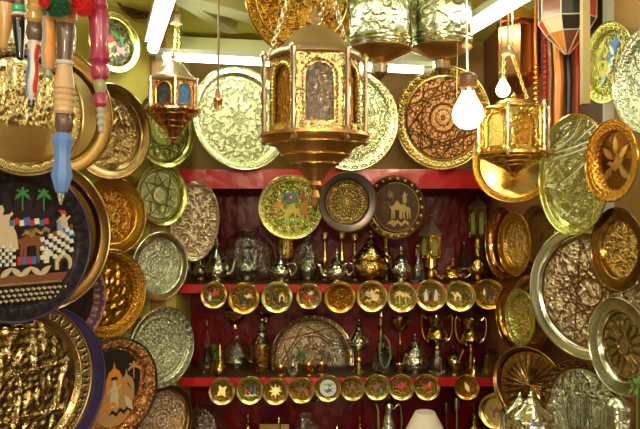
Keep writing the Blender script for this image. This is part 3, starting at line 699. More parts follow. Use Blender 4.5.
def arch_panel(w, h, aw, a0, a1, th):
    """rectangular frame w x h (x, z) with a keyhole arch opening of half width aw between a0 and a1"""
    n = 12; inner = []; outer = []
    inner = [(-aw, a0), (-aw, (a0 + a1 - aw) / 2)] + [(aw * math.cos(PI - PI * i / n), a1 - aw + aw * math.sin(PI * i / n)) for i in range(n + 1)] + [(aw, (a0 + a1 - aw) / 2), (aw, a0), (0, a0)]
    c = (0, (a0 + a1) / 2); g = G()
    for x, z in inner:
        dx, dz = x - c[0], z - c[1]
        s = 1e9
        if abs(dx) > 1e-9: s = min(s, (w / 2) / abs(dx))
        if dz > 1e-9: s = min(s, (h - c[1]) / dz)
        if dz < -1e-9: s = min(s, c[1] / -dz)
        outer.append((c[0] + dx * s, c[1] + dz * s))
    # snap the outer path to the corners
    for cxr, czr in ((-w / 2, 0), (w / 2, 0), (-w / 2, h), (w / 2, h)):
        k = min(range(len(outer)), key=lambda i: (outer[i][0] - cxr) ** 2 + (outer[i][1] - czr) ** 2); outer[k] = (cxr, czr)
    m = len(inner); v = []
    for y in (-th / 2, th / 2):
        v += [(x, y, z) for x, z in inner] + [(x, y, z) for x, z in outer]
    f = []
    for i in range(m):
        j = (i + 1) % m
        f += [(i, j, m + j, m + i), (2 * m + i, 3 * m + i, 3 * m + j, 2 * m + j), (i, 2 * m + i, 2 * m + j, j), (m + i, m + j, 3 * m + j, 3 * m + i)]
    g.add(v, f)
    path = [Vector((x * 1.2, -th * .7, c[1] + (z - c[1]) * 1.1)) for x, z in inner[:-1]]
    fine = []; rads = []
    L_ = [(path[i + 1] - path[i]).length for i in range(len(path) - 1)]; tot = sum(L_); nb = max(16, int(tot / (th * 2.4))); nb *= 4
    for q in range(nb + 1):
        d = tot * q / nb; k = 0
        while k < len(L_) - 1 and d > L_[k]: d -= L_[k]; k += 1
        fine.append(path[k].lerp(path[k + 1], min(1, d / L_[k]))); rads.append(th * (1.0 if q % 4 == 2 else .8 if q % 2 else .35))
    studs = tube(fine, rads, 6)
    return g, studs

def chain(a, b, link, mat, parent, rw=.16):
    a = Vector(a); b = Vector(b); d = (b - a); n = max(2, int(d.length / (link * .74))); t = d.normalized()
    s = t.cross(Vector((0, 1, 0))).normalized(); u = s.cross(t); g = G()
    for i in range(n):
        c = a + d * ((i + .5) / n); e = s if i % 2 == 0 else (u * .85 + s * .5)
        pts = [c + t * (link / 2 * math.cos(2 * PI * k / 12)) + e * (link * .30 * math.sin(2 * PI * k / 12)) for k in range(12)]
        g.merge(tube(pts, link * rw * .5, 5, True))
    return part('chain', g, mat, parent)

def hexlantern(name, cx, Y, yTop, yRoof, yBot, yCone, yFin, wd, label, panes, frame='lantern_body', roofm='roof_body', conem='cone_body', rot=0.0, zb=None, sides=6, tall_roof=True, studs=True, grp=None, dome=True):
    r = S(wd, Y) / 2
    z = lambda y: W(cx, y, Y).z
    base = z(yFin)
    t = thing(name, (W(cx, 0, Y).x, Y, base), label, 'lantern', grp)
    zt, zr, zb_, zc = z(yTop) - base, z(yRoof) - base, z(yBot) - base, z(yCone) - base
    rb = r * .88
    a0 = rot - PI / 2 + PI / sides
    # roof
    if dome:
        k_ = zt - zr; pr = [(rb * 1.0, zr - .002), (rb * 1.04, zr + .001), (rb * 1.035, zr + k_ * .08), (rb * .96, zr + k_ * .13), (rb * .84, zr + k_ * .18), (rb * .70, zr + k_ * .27), (rb * .57, zr + k_ * .40), (rb * .44, zr + k_ * .51), (rb * .28, zr + k_ * .59), (rb * .10, zr + k_ * .63)]
    else:
        pr = [(rb * 1.12, zr - .004), (rb * 1.12, zr + .004), (rb * .5, zr + (zt - zr) * .5), (rb * .12, zr + (zt - zr) * .78)]
    rf = part('roof', lathe(pr, sides * (6 if dome else 1), a0, fl=(lambda a, zz: 1 - .012 * abs(math.sin((a - a0) * sides / 2))) if dome else None), roofm, t, sharp=.9 if dome else .2)
    part('finial', finial(r * .10, zr + (zt - zr) * (.60 if dome else .76), zt), roofm, rf)
    # body panels
    ap = rb * math.cos(PI / sides); sw = 2 * rb * math.sin(PI / sides); hb = zr - zb_
    for k in range(sides):
        am = rot - PI / 2 + 2 * PI * k / sides
        g, st = arch_panel(sw, hb, sw * .30, hb * .12, hb * .86, r * .03)
        mm = T(math.cos(am) * ap, math.sin(am) * ap, zb_) @ Matrix.Rotation(am + PI / 2, 4, 'Z')
        pn = part('panel', g.xf(mm), frame, t, False)
        if studs: part('stud_trim', st.xf(mm), 'brass_plain' if frame != 'copperframe' else 'copper_plain', pn)
        part('glass_pane', box(sw * .72, .0025, hb * .84, (0, r * .06, hb * .5)).xf(mm), panes[k % len(panes)], pn, False)
    pts = []
    for k in range(sides):
        a = a0 + 2 * PI * k / sides
        x, y = math.cos(a) * r, math.sin(a) * r
        pr = []
        for i in range(9):
            u = i / 8; pr.append((r * (.070 if i % 2 == 0 else .036), zb_ - hb * .05 + u * hb * 1.08))
        pr = [(r * .03, zb_ - hb * .16), (r * .07, zb_ - hb * .12), (r * .04, zb_ - hb * .07)] + pr + [(r * .07, zr + hb * .05), (r * .02, zr + hb * .10)]
        part('corner_post', lathe(pr, 8).xf(T(x, y, 0)), 'pink_plain' if studs else frame, t)
    part('collar', lathe([(rb * .98, zb_ + .002), (r * 1.08, zb_ - .002), (r * 1.08, zb_ - .010), (rb * .9, zb_ - .012)], sides * 6 if dome else sides, a0), conem, t)
    zd = zb_ - .010
    part('base_cone', lathe([(r * 1.02, zd), (r * .93, zd - (zd - zc) * .12), (r * .80, zd - (zd - zc) * .20), (r * .66, zd - (zd - zc) * .42), (r * .46, zd - (zd - zc) * .62), (r * .28, zd - (zd - zc) * .8), (r * .16, zc)], 36), conem, t)
    if studs:
        for u, rw_ in ((.16, .90), (.42, .665), (.62, .47)):
            zz_ = zd - (zd - zc) * u; part('cone_band', tube([(r * rw_ * math.cos(2 * PI * q / 40), r * rw_ * math.sin(2 * PI * q / 40), zz_) for q in range(40)], r * .022, 6, True), 'brass_plain', t)
    if yFin > yCone:
        part('drop_finial', lathe([(r * .10, zc + .004), (r * .14, zc - (zc) * .15), (r * .06, zc * .7), (r * .10, zc * .5), (r * .05, zc * .3), (0, 0)], 16), conem, t)
    return t, base

# big lantern
t, base = hexlantern('hanging_lantern', 315, 1.90, 6, 60, 134, 180, 214, 102, 'large hexagonal brass lantern with amber and smoky arched panes in the middle',
    ['glass_grey', 'glass_amber', 'glass_amber', 'glass_grey', 'glass_amber', 'glass_amber'], rot=.12)
o0 = Vector(t.location)
for (x0, y0, dy0, x1, y1, dy1) in ((266, 66, 0, 292, -4, 0), (350, 60, -.05, 331, -4, 0), (318, 40, .09, 326, -4, .03)):
    chain(W(x0, y0, 1.90 + dy0) - o0, W(x1, -14, 1.90) - o0, .020, 'pink_plain', t)
# small lantern
t, base = hexlantern('hanging_lantern', 173, 2.50, 48, 82, 109, 137, 146, 52, 'small copper lantern with dark and blue panes hanging before the fluorescent tube',
    ['glass_dark', 'glass_blue', 'glass_blue', 'glass_dark', 'glass_dark', 'glass_dark'], frame='copper_body', roofm='roof_body', conem='copper_body', rot=-.25, dome=True)
o0 = Vector(t.location)
chain(W(174, 60, 2.5) - o0, W(176, 24, 2.5) - o0, .014, 'brass_plain', t)
chain(W(181, 74, 2.48) - o0, W(178, 24, 2.5) - o0, .014, 'brass_plain', t)
p = W(176, 24, 2.5) - o0
part('ceiling_cap', lathe([(.023, 0), (.024, .004), (.022, .03), (.009, .045), (.009, .05), (.003, .055), (.003, ZC - (p.z + o0.z))], 8).xf(T(p.x, p.y, p.z)), 'roof_body', t)
# right lantern
t, base = hexlantern('hanging_lantern', 514, 2.10, 92, 110, 152, 172, 188, 72, 'glowing hexagonal brass lantern next to the bulb with bronze keyhole panes',
    ['glass_amber', 'glass_green', 'glass_green', 'glass_amber', 'glass_green', 'glass_green'], frame='brass_body', roofm='brass_plain', conem='amber_plain', rot=.1)
o0 = Vector(t.location)
for a_, b_2 in (((503, 95), (504, 54)), ((527, 98), (512, 54))):
    chain(W(*a_, 2.1) - o0, W(*b_2, 2.1) - o0, .014, 'brass_plain', t)
p = W(508, 54, 2.1) - o0
part('ceiling_cap', lathe([(.020, 0), (.021, .003), (.012, .018), (.004, .026), (.0025, .03), (.0025, ZC - (p.z + o0.z))], 8).xf(T(p.x, p.y, p.z)), 'roof_body', t)
# lanterns standing on the upper shelf
def stand_lantern(cx, top, base_y, wd, Y, label, zb, foot):
    H = W(cx, top, Y).z - zb; r = S(wd, Y) / 2
    t = thing('standing_lantern', (W(cx, 0, Y).x, Y, zb + .0005), label, 'lantern', 'small brass lanterns on the upper shelf')
    part('base', lathe(scl([(.8, 0), (.85, .03), (.4, .08), (.3, .16), (.6, .22), (.5, foot * .95), (.95, foot)], r, H), 24), 'brass_plain', t)
    hb = .34 * H; z0 = foot * H
    for k in range(6):
        am = -PI / 2 + .2 + k * PI / 3; sw = r * .98; ap = sw * .866
        g, st = arch_panel(sw, hb, sw * .27, hb * .12, hb * .86, r * .05)
        mm = T(math.cos(am) * ap, math.sin(am) * ap, z0) @ Matrix.Rotation(am + PI / 2, 4, 'Z')
        pn = part('panel', g.xf(mm), 'brass_body', t, False)
        part('glass_pane', box(sw * .7, .002, hb * .8, (0, r * .08, hb * .5)).xf(mm), 'glass_green', pn, False)
    rf = part('roof', lathe([(r * 1.08, z0 + hb), (r * 1.1, z0 + hb + .003), (r * .55, z0 + hb + (H - z0 - hb) * .45), (r * .3, z0 + hb + (H - z0 - hb) * .55), (r * .1, z0 + hb + (H - z0 - hb) * .75)], 6, .2 + PI / 6 - PI / 2), 'roof_body', t, sharp=.2)
    part('finial', finial(r * .12, z0 + hb + (H - z0 - hb) * .72, H), 'brass_plain', rf)
stand_lantern(431, 215, 0, 24, 3.10, 'brass hexagonal lantern with pointed roof standing on the upper shelf', z2, .36)
stand_lantern(478, 194, 0, 19, 3.14, 'tall slim brass lantern with latticed panes rising behind the round brass vase', z2, .50)
teapot(453, 0, 257, 24, 3.01, 'squat yellow brass teapot below the pointed lantern', mat='brass', zb=z2, spout=-1)
def vase(cx, top, wd, Y, label, zb, mat='brass', handles=False, name='round_vase'):
    H = W(cx, top, Y).z - zb; r = S(wd, Y) / 2
    t = thing(name, (W(cx, 0, Y).x, Y, zb + .0005), label, 'vase', 'metal vases on the shelves')
    if not handles:
        part('foot', lathe(scl([(.7, 0), (.72, .05), (.35, .12), (.5, .17)], r, H), 32), mat + '_plain', t)
        part('body', lathe(scl([(.5, .16), (.9, .28), (1, .42), (.85, .56), (.5, .68), (.3, .76)], r, H), 36), mat + '_body', t)
        part('neck', lathe(scl([(.3, .75), (.26, .86), (.42, 1), (.34, 1), (.2, .86), (0, .8)], r, H), 28), mat + '_plain', t)
    else:
        part('foot', lathe(scl([(.55, 0), (.58, .04), (.2, .12), (.15, .3), (.28, .34), (.15, .4)], r, H), 28), mat + '_plain', t)
        part('body', lathe(scl([(.15, .39), (.5, .46), (.78, .58), (.72, .72), (.5, .80), (.66, .98), (.7, 1), (.62, 1), (.4, .8), (0, .6)], r, H), 36), mat + '_body', t)
        for s in (-1, 1):
            pts = [(s * r * .6, 0, H * .5), (s * r * 1.0, 0, H * .6), (s * r * 1.15, 0, H * .85), (s * r * 1.05, 0, H * 1.02), (s * r * .8, 0, H * .95)]
            part('handle', tube(smooth_pts(pts), r * .07, 8), mat + '_plain', t)
vase(478, 247, 22, 3.05, 'round bellied brass vase with dark neck at the end of the upper row', z2)

# lower row
z3 = Z3
def spire(cx, top, wd, Y, label, zb, mat, plain, name='perfume_bottle'):
    H = W(cx, top, Y).z - zb; r = S(wd, Y) / 2
    t = thing(name, (W(cx, 0, Y).x, Y, zb + .0005), label, 'bottle', 'slender bottles')
    part('body', lathe(scl([(.8, 0), (1, .06), (.95, .25), (.5, .4), (.3, .46)], r, H), 20), mat, t)
    part('stopper', lathe(scl([(.3, .455), (.45, .48), (.4, .6), (.22, .75), (0, 1)], r, H), 16), plain, t)
spire(207, 318, 14, 3.05, 'tall pointed glass bottle at the end of the lower row', z3, 'crystal', 'crystal')
spire(220, 338, 13, 3.0, 'little brass minaret bottle before the green sprig', z3, 'brass_body', 'brass_plain')
def sprig(cx, cy, r, Y, label, zb, n=46, name='leafy_sprig', seed=3):
    rr = random.Random(seed); t = thing(name, (W(cx, 0, Y).x, Y, zb + .0005), label, 'plant', 'green sprigs')
    c = W(cx, cy, Y) - Vector(t.location); R_ = S(r, Y)
    part('pot', lathe([(.012, 0), (.016, .03), (.013, .03), (0, .01)], 14), 'brass_plain', t)
    part('stem', tube([(0, 0, .01), (c.x * .5, 0, c.z * .5), c], .0016, 5), 'leaf', t)
    g = G()
    for k in range(n):
        th = rr.random() * 2 * PI; ph = rr.uniform(-.9, 1.2); L_ = R_ * rr.uniform(.7, 1.15)
        d = Vector((math.cos(th) * math.cos(ph), math.sin(th) * math.cos(ph) * .7, math.sin(ph)))
        s = d.cross(Vector((0, 0, 1))).normalized() * L_ * .12
        p0 = c + d * L_ * .15; p1 = c + d * L_ * .6; p2 = c + d * L_ - Vector((0, 0, L_ * .15))
        g.add([p0, p1 + s, p2, p1 - s, p1 + Vector((0, 0, L_ * .05))], [(0, 1, 4), (1, 2, 4), (2, 3, 4), (3, 0, 4)])
    part('leaves', g, 'leaf', t, False)
sprig(214, 352, 11, 3.17, 'small green sprig between the pointed glass bottle and minaret bottle', z3, seed=5)
sprig(301, 352, 10, 3.08, 'green sprig standing before the large engraved platter', z3, n=34, seed=9)
teapot(237, 0, 342, 19, 3.14, 'dark silver pot wrapped in creased film on the lower shelf', zb=z3, spout=0, handle=False, name='wrapped_pot', cat='pot')
wrapper(237, 0, 336, 27, 3.14, 'creased film round the dark silver pot on the lower shelf', zb=z3, seed=21, flare=.8, fl=1)
# brass jar with silver top
Y = 3.04; cx = 262; H = W(cx, 318, Y).z - z3; r = S(23, Y) / 2
t = thing('lidded_jar', (W(cx, 0, Y).x, Y, z3 + .0005), 'tall brass jar with embossed band and silver minaret lid', 'jar')
part('foot', lathe(scl([(.5, 0), (.6, .03), (.4, .07)], r, H), 28), 'brass_plain', t)
part('body', lathe(scl([(.4, .06), (.75, .10), (.88, .2), (.95, .45), (1, .5), (1, .53), (.8, .54)], r, H), 36), 'brass_body', t)
l = part('lid', lathe(scl([(.8, .535), (.9, .56), (.55, .63), (.35, .70), (.5, .72), (.5, .74), (.22, .78), (.3, .85), (.2, .9)], r, H), 32), 'silver_plain', t, label='silver minaret lid')
part('finial', finial(r * .16, H * .88, H), 'silver_plain', l)
def mortar(cx, top, wd, Y, label, zb):
    H = W(cx, top, Y).z - zb; r = S(wd, Y) / 2
    t = thing('mortar', (W(cx, 0, Y).x, Y, zb + .0005), label, 'mortar', 'little brass mortars with pestles')
    part('bowl', lathe(scl([(.8, 0), (.8, .08), (.55, .16), (.75, .6), (1, 1), (.85, 1), (.6, .4), (0, .3)], r, H), 24), 'brass_plain', t)
    part('pestle', tube([(r * .1, 0, H * .35), (r * .5, 0, H), (r * 1.2, 0, H * 1.9)], [r * .22, r * .12, r * .2], 8), 'brass_plain', t)
mortar(281, 366, 13, 2.99, 'small brass mortar and pestle right beside the tall brass jar', z3)
mortar(309, 364, 12, 2.99, 'small brass mortar and pestle in front of the big platter next to the sprig', z3)
mortar(322, 363, 12, 3.0, 'small brass mortar and pestle on the censer side of the big platter', z3)
mortar(455, 362, 14, 3.0, 'brass mortar and pestle between the two trophy vases', z3)
mortar(400, 364, 10, 3.0, 'tiny brass mortar below the dark stemmed cup', z3)
spire(293, 356, 10, 3.0, 'little clear glass bottle between the first two mortars', z3, 'crystal', 'silver_plain')
tray(312, 358, 86, .97, 1, 3.17, 'large round silver copper platter propped behind the lower row', rim='pink_band', well='pink_ara', trac=dict(n=8, step=2, r=.8, mat='bronze_plain', circles=(.22, .5, .82), th=.014, z=.003), rw=.1, tilt=.06, name='round_platter', cat='platter')
wrapper(335, 0, 335, 26, 3.09, 'loose clear film bunched against the large platter', zb=z3, seed=31, flare=.9)
# censer
Y = 3.03; cx = 359; H = W(cx, 318, Y).z - z3; r = S(24, Y) / 2
t = thing('incense_burner', (W(cx, 0, Y).x, Y, z3 + .0005), 'silver gilt incense burner with domed lid on a slim stem', 'incense burner')
part('foot', lathe(scl([(.6, 0), (.62, .03), (.25, .1), (.2, .2), (.35, .25), (.2, .3), (.3, .42)], r, H), 28), 'brass_plain', t)
part('bowl', lathe(scl([(.3, .41), (.7, .46), (1, .54), (1, .56), (.85, .565)], r, H), 36), 'silver_body', t)
l = part('lid', lathe(scl([(.84, .57), (.86, .6), (.6, .70), (.3, .77), (.2, .82), (.28, .84), (.14, .88)], r, H), 36), 'silver_body', t)
part('finial', finial(r * .13, H * .86, H), 'silver_plain', l)
# water pipe
Y = 3.06; cx = 381; H = W(cx, 312, Y).z - z3; r = S(17, Y) / 2
t = thing('water_pipe', (W(cx, 0, Y).x, Y, z3 + .0005), 'glass water pipe with a green looped hose', 'water pipe')
part('base', lathe(scl([(.8, 0), (1, .06), (.95, .26), (.6, .38), (.5, .42)], r, H), 28), 'crystal', t)
part('stem', lathe(scl([(.5, .415), (.55, .5), (.2, .54), (.2, .7), (.45, .74), (.2, .78), (.2, .9), (.5, .94), (.4, 1), (0, .97)], r, H), 24), 'brass_plain', t)
part('hose', tube(smooth_pts([(r * .3, -.01, H * .62), (r * .9, -.02, H * .5), (r * 1.0, -.025, H * .25), (r * .4, -.035, H * .10), (-.2 * r, -.035, H * .25), (-.1 * r, -.03, H * .6)], 24), .0035, 6), 'hose', t)
# stemmed cup
Y = 3.08; cx = 400; H = W(cx, 318, Y).z - z3
t = thing('stemmed_cup', (W(cx, 0, Y).x, Y, z3 + .0005), 'dark bronze cup on a tall thin stem', 'cup')
part('stem', lathe([(.030, 0), (.030, .004), (.008, .02), (.006, H * .45), (.012, H * .5), (.006, H * .55), (.008, H * .75)], 24), 'bronze_plain', t)
part('bowl', lathe([(.008, H * .74), (.030, H * .79), (.042, H * .9), (.044, H), (.040, H), (.03, H * .85), (0, H * .8)], 28), 'bronze_plain', t)
bulbpot(415, 333, 26, 3.03, 'rounded silver pot with pointed lid beside the trophy vases', 'silver', z3)
vase(437, 316, 27, 3.13, 'two handled brass trophy vase behind the clear glass figure', z3, handles=True, name='trophy_vase')
vase(471, 318, 27, 3.12, 'two handled brass trophy vase nearest the stacked gold trays', z3, handles=True, name='trophy_vase')
bottle(437, 338, 15, 3.02, 'clear crumpled glass bottle in front of the first trophy vase', z3)
# bell
t = thing('hand_bell', (W(474, 0, 2.99).x, 2.99, z3 + .0005), 'small pale brass hand bell above the lone saucer', 'bell')
part('body', lathe([(.022, 0), (.018, .008), (.013, .03), (.004, .038)], 24), 'brass_plain', t); part('handle', finial(.006, .036, .085), 'brass_plain', t)

# hanging goblet lamps under the upper shelf
def hanging_cup(cx, top, bot, wd, Y, label):
    z1 = Z2 - .031; r = S(wd, Y) / 2; zt = z1; zb = W(cx, bot, Y).z; H = zt - zb
    t = thing('hanging_bowl', (W(cx, 0, Y).x, Y, zb), label, 'bowl', 'dark bowls hanging under the upper shelf')
    part('bowl', lathe(scl([(0, .0), (.3, .02), (.25, .12), (.7, .25), (1, .5), (.95, .5), (.6, .3), (0, .2)], r, H), 30), 'copper_body', t)
    for k in range(3):
        a = 2 * PI * k / 3 + .3
        part('chain', tube([(r * .95 * math.cos(a), r * .95 * math.sin(a), H * .5), (0, 0, H)], .0012, 5), 'brass_plain', t)
hanging_cup(235, 300, 329, 26, 3.05, 'dark copper bowl hanging over the wrapped pot')
hanging_cup(266, 300, 322, 26, 3.15, 'dark copper bowl hanging behind the jar with the silver lid')

# lowest shelf
z4 = Z4
def conewrap(cx, top, wd, Y, label):
    H = W(cx, top, Y).z - z4; r = S(wd, Y) / 2
    g = crumple(lathe([(r, .01), (r * .95, H * .3), (r * .75, H * .6), (r * .5, H * .8), (r * .25, H * .93), (r * .06, H)], 14, caps=False), .006, 51)
    g.v = [(x, y, max(z, .002)) for x, y, z in g.v]
    o = part('cellophane_wrap', g, 'film', smooth=False); o.location = (W(cx, 0, Y).x, Y, z4); tagm(o, label, 'wrapping', 'crinkled clear wraps')
conewrap(206, 398, 58, 3.05, 'cone of clear film standing at the bottom corner of the shelves')
H = W(275, 421, 3.05).z - z4
t = thing('brass_box', (W(275, 0, 3.05).x, 3.05, z4 + .0005), 'square brass casket low under the flower saucer', 'box')
part('body', box(.12, .09, H * .8, (0, 0, H * .4)), 'brass_body', t, False); part('lid', box(.126, .096, H * .2, (0, 0, H * .9)), 'brass_plain', t, False)
spire(279, 406, 8, 2.98, 'slender glass bottle with tall spike before the brass casket', z4, 'crystal', 'silver_plain')
# coffee pot
Y = 3.02; cx = 389; H = W(cx, 392, Y).z - z4; r = .032
t = thing('coffee_pot', (W(cx, 0, Y).x, Y, z4 + .0005), 'slim silver coffee pot with tall handle beside the cream lampshade', 'coffee pot')
part('body', lathe(scl([(.9, 0), (.95, .03), (.7, .1), (1.1, .35), (.9, .6), (.5, .75), (.6, .8)], r, H), 32), 'silver_body', t)
l = part('lid', lathe(scl([(.62, .805), (.5, .86), (.2, .9), (.1, .91)], r, H), 28), 'silver_plain', t); part('finial', finial(.006, H * .9, H), 'silver_plain', l)
part('handle', tube(smooth_pts([(r * .6, 0, H * .78), (r * 1.4, 0, H * .84), (r * 1.7, 0, H * .65), (r * 1.5, 0, H * .4), (r * 1.0, 0, H * .35)]), .004, 8), 'silver_plain', t)
part('spout', tube(smooth_pts([(-r * .9, 0, H * .35), (-r * 1.4, 0, H * .5), (-r * 1.5, 0, H * .75), (-r * 1.8, 0, H * .85)]), [.009 * (1 - .5 * i / 16) for i in range(17)], 8), 'silver_plain', t)
# lampshade
Y = 2.85; c = W(425, 429, Y)
t = thing('table_lamp', (c.x, Y, z4 + .0005), 'cream lampshade on a brass lamp at the bottom under the saucers', 'lamp')
zt = W(425, 412, Y).z - z4; r0 = S(20, Y) / 2
part('lamp_shade', lathe([(S(44, Y) / 2 * 1.25, zt - .14), (r0, zt), (r0 * .96, zt), (S(44, Y) / 2 * 1.22, zt - .14)], 40, caps=False), 'lampshade', t)
part('base', lathe([(.05, 0), (.052, .01), (.02, .03), (.03, .08), (.012, .12), (.006, .16), (.006, zt - .02), (0, zt - .02)], 28), 'brass_plain', t)
for cx, top, lab in ((447, 402, 'thin dark bronze candlestick beside the cream lampshade'), (457, 398, 'thin silver candlestick leaning tallest beside the cream lampshade')):
    candlestick(cx, top, 3.0, lab, z4, 'silver' if cx > 450 else 'bronze', wd=6)
sprig(335, 428, 5, 3.05, 'tiny dark plant low on the bottom shelf', z4, n=16, seed=4) if False else None
teapot(337, 0, 424, 26, 3.08, 'dim lidded pot just showing its knob at the bottom centre', mat='bronze' if 'bronze_body' in M else 'brass', zb=z4, spout=0, handle=False, name='lidded_pot', cat='pot')
wrapper(306, 0, 414, 34, 3.12, 'dim sheet of clear film lying at the bottom centre', zb=z4, seed=61, flare=1.2)

# a dim second row behind the first
vase(386, 238, 17, 3.18, 'dim narrow brass vase in the second row between the widest pot and pointed silver pot', z2)
bottle(464, 240, 9, 3.18, 'dim slender glass bottle behind the squat brass teapot', z2, 'glass_dark', 'brass_plain')
vase(388, 348, 13, 3.19, 'dim little brass vase behind the water pipe', z3)
bulbpot(453, 345, 15, 3.18, 'dim little silver pot between and behind the trophy vases', 'silver', z3)
bulbpot(250, 350, 10, 3.19, 'dim little brass pot behind the jar with the silver lid', 'brass', z3)
for cx, tp, wd_2, mt_, lb in ((248, 414, 18, 'brass', 'dim brass pot on the lowest shelf under the first lower saucers'),
                              (360, 415, 20, 'copper', 'dim copper pot on the lowest shelf beside the slim coffee pot'), (474, 404, 22, 'brass', 'dim brass pot on the lowest shelf under the lone gold saucer')):
    bulbpot(cx, tp, wd_2, 3.12, lb, mt_, z4)

# counter on the right with silver ware
zc = -.71
t = thing('display_counter', (.67, 1.925, ZF), 'wooden display counter carrying the silver pots in the corner', 'counter')
part('top', box(.46, .30, .03, (0, 0, zc - ZF - .015)), 'wood', t, False); part('body', box(.42, .26, zc - ZF - .032, (0, 0, (zc - ZF - .032) / 2)), 'darkwood', t, False)
bulbpot(531, 391, 46, 1.87, 'large lidded silver pot with ball finial in the bottom corner', 'silver', zc, .72)
bulbpot(520, 392, 34, 2.01, 'smaller lidded silver pot with its finial just behind the larger one', 'silver', zc, .72)
spire(503, 396, 16, 1.86, 'pointed clear glass decanter beside the lidded silver pots', zc, 'crystal', 'crystal', name='glass_decanter')
wrapper(558, 0, 390, 30, 2.03, 'square shouldered clear film parcel next to the big lidded silver pot', zb=zc, seed=71, flare=1.6)
def goblet(cx, top, wd, Y, label, zb, mat='crystal'):
    H = W(cx, top, Y).z - zb; r = S(wd, Y) / 2
    t = thing('glass_goblet', (W(cx, 0, Y).x, Y, zb + .0005), label, 'goblet', 'cut glass goblets in the corner')
    part('bowl', lathe(scl([(.3, .45), (.8, .55), (1, .75), (.9, 1), (.84, 1), (.9, .75), (.7, .58), (0, .5)], r, H), 24, fl=lambda a, z: 1 + .04 * math.cos(a * 12)), mat, t)
    part('stem', lathe(scl([(.8, 0), (.8, .02), (.2, .1), (.15, .3), (.3, .45)], r, H), 20), mat, t)
goblet(577, 396, 20, 1.95, 'cut glass goblet beside the film parcel', zc)
goblet(597, 400, 17, 1.92, 'cut glass goblet beside the silver shaker', zc)
# shaker
Y = 1.95; cx = 621; H = W(cx, 388, Y).z - zc; r = S(30, Y) / 2
t = thing('silver_shaker', (W(cx, 0, Y).x, Y, zc + .0005), 'silver cylindrical shaker with pierced domed cap in the far bottom corner', 'shaker')
part('body', lathe(scl([(.9, 0), (1, .03), (.95, .4), (.9, .66)], r, H), 40), 'drum_body', t)
l = part('cap', lathe(scl([(.94, .665), (.96, .75), (1.02, .76), (1.0, .80), (.7, .86), (.4, .89), (.2, .90)], r, H), 40), 'silver_plain', t)
part('knob', finial(r * .22, H * .895, H), 'silver_plain', l)
part('pierced_hole', G().merge(sphere(.003, (-r * .6, -r * .78, H * .71), 8)).merge(sphere(.003, (0, -r * .98, H * .71), 8)).merge(sphere(.003, (r * .6, -r * .78, H * .71), 8)), 'dark', l)
sprig(637, 386, 13, 1.81, 'spiky green houseplant tips beside the silver shaker', zc, n=30, seed=12, name='potted_plant')

# film over the lime tray: its reflection streaks are painted on as white strips
Yf = RW(577, .212)
g = G(); cc = W(577, 175, Yf)
nrm = NR
xa = Vector((0, 0, 1)).cross(nrm).normalized()
Rf = S(122, Yf) / 2 * .93
nx = 22; pts = []; fc = []
for i in range(nx):
    for j in range(nx):
        u = -1 + 2 * i / (nx - 1); w = -1 + 2 * j / (nx - 1)
        x = u * math.sqrt(1 - w * w / 2) * Rf; z = w * math.sqrt(1 - u * u / 2) * Rf
        d = .012 * abs(noise.noise(Vector((u * 1.2 + w * 1.5, w * 4 - u * 4, 1)))) + .004
        pts.append(xa * x + Vector((0, 0, z)) + nrm * d)
for i in range(nx - 1):
    for j in range(nx - 1): fc.append((i * nx + j, (i + 1) * nx + j, (i + 1) * nx + j + 1, i * nx + j + 1))
g.add(pts, fc); M['film_glint'] = paint('painted white glint', (.8, .82, .72), .25)
o = part('plastic_film', g, 'film', smooth=False); o.location = cc
def on_plane(px, py):
    Yp_ = (NR.dot(WR) + .229) / NR.dot(Vector(((px - CX) / F, 1, 0))); return W(px, py, Yp_) - cc
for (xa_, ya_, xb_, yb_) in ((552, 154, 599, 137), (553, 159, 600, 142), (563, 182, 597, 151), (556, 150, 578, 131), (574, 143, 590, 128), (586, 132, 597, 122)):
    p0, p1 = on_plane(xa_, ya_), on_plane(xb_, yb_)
    part('film_glint', tube([p0, p0.lerp(p1, .5) + Vector((0, 0, -.003)), p1], [.0004, .0016, .0005], 5), 'film_glint', o)  # thin white strips standing in for light glinting off the film
tagm(o, 'clear plastic film stretched over the large lime tray', 'wrapping')
# ------------------------------------------------------------------ bulbs, cords, tubes
def bulb(cx, cy, r, Y, label, mat, cordtop=True, wire=.0035):
    c = W(cx, cy, Y); rr = S(r, Y)
    t = thing('light_bulb', c, label, 'light bulb')
    part('glass_envelope', lathe([(0, -rr), (rr * .5, -rr * .87), (rr * .87, -rr * .5), (rr, 0), (rr * .9, rr * .42), (rr * .62, rr * .9), (rr * .42, rr * 1.3), (rr * .40, rr * 1.45)], 28), mat, t)
    part('screw_cap', lathe([(rr * .40, rr * 1.44), (rr * .42, rr * 1.6), (rr * .40, rr * 1.75)], 20), 'pink_plain', t)
    part('socket', lathe([(rr * .55, rr * 1.7), (rr * .60, rr * 1.8), (rr * .60, rr * 2.4), (rr * .45, rr * 2.6), (rr * .15, rr * 2.7)], 24), 'socket', t)
    p1 = Vector((W(cx - 4, 0, Y).x - c.x, 0, ZC - c.z))
    part('cord', tube([(0, 0, rr * 2.65), p1], wire, 8), 'silver_plain' if r > 10 else 'cord', t)
    return c
B1 = bulb(468, 114, 15.5, 1.95, 'large lit clear bulb on a pale cord in front of the rose gold tray', 'bulb')
B2 = bulb(503, 90, 7, 2.42, 'small lit bulb glowing above the hexagonal brass lantern', 'bulb2', wire=.002)
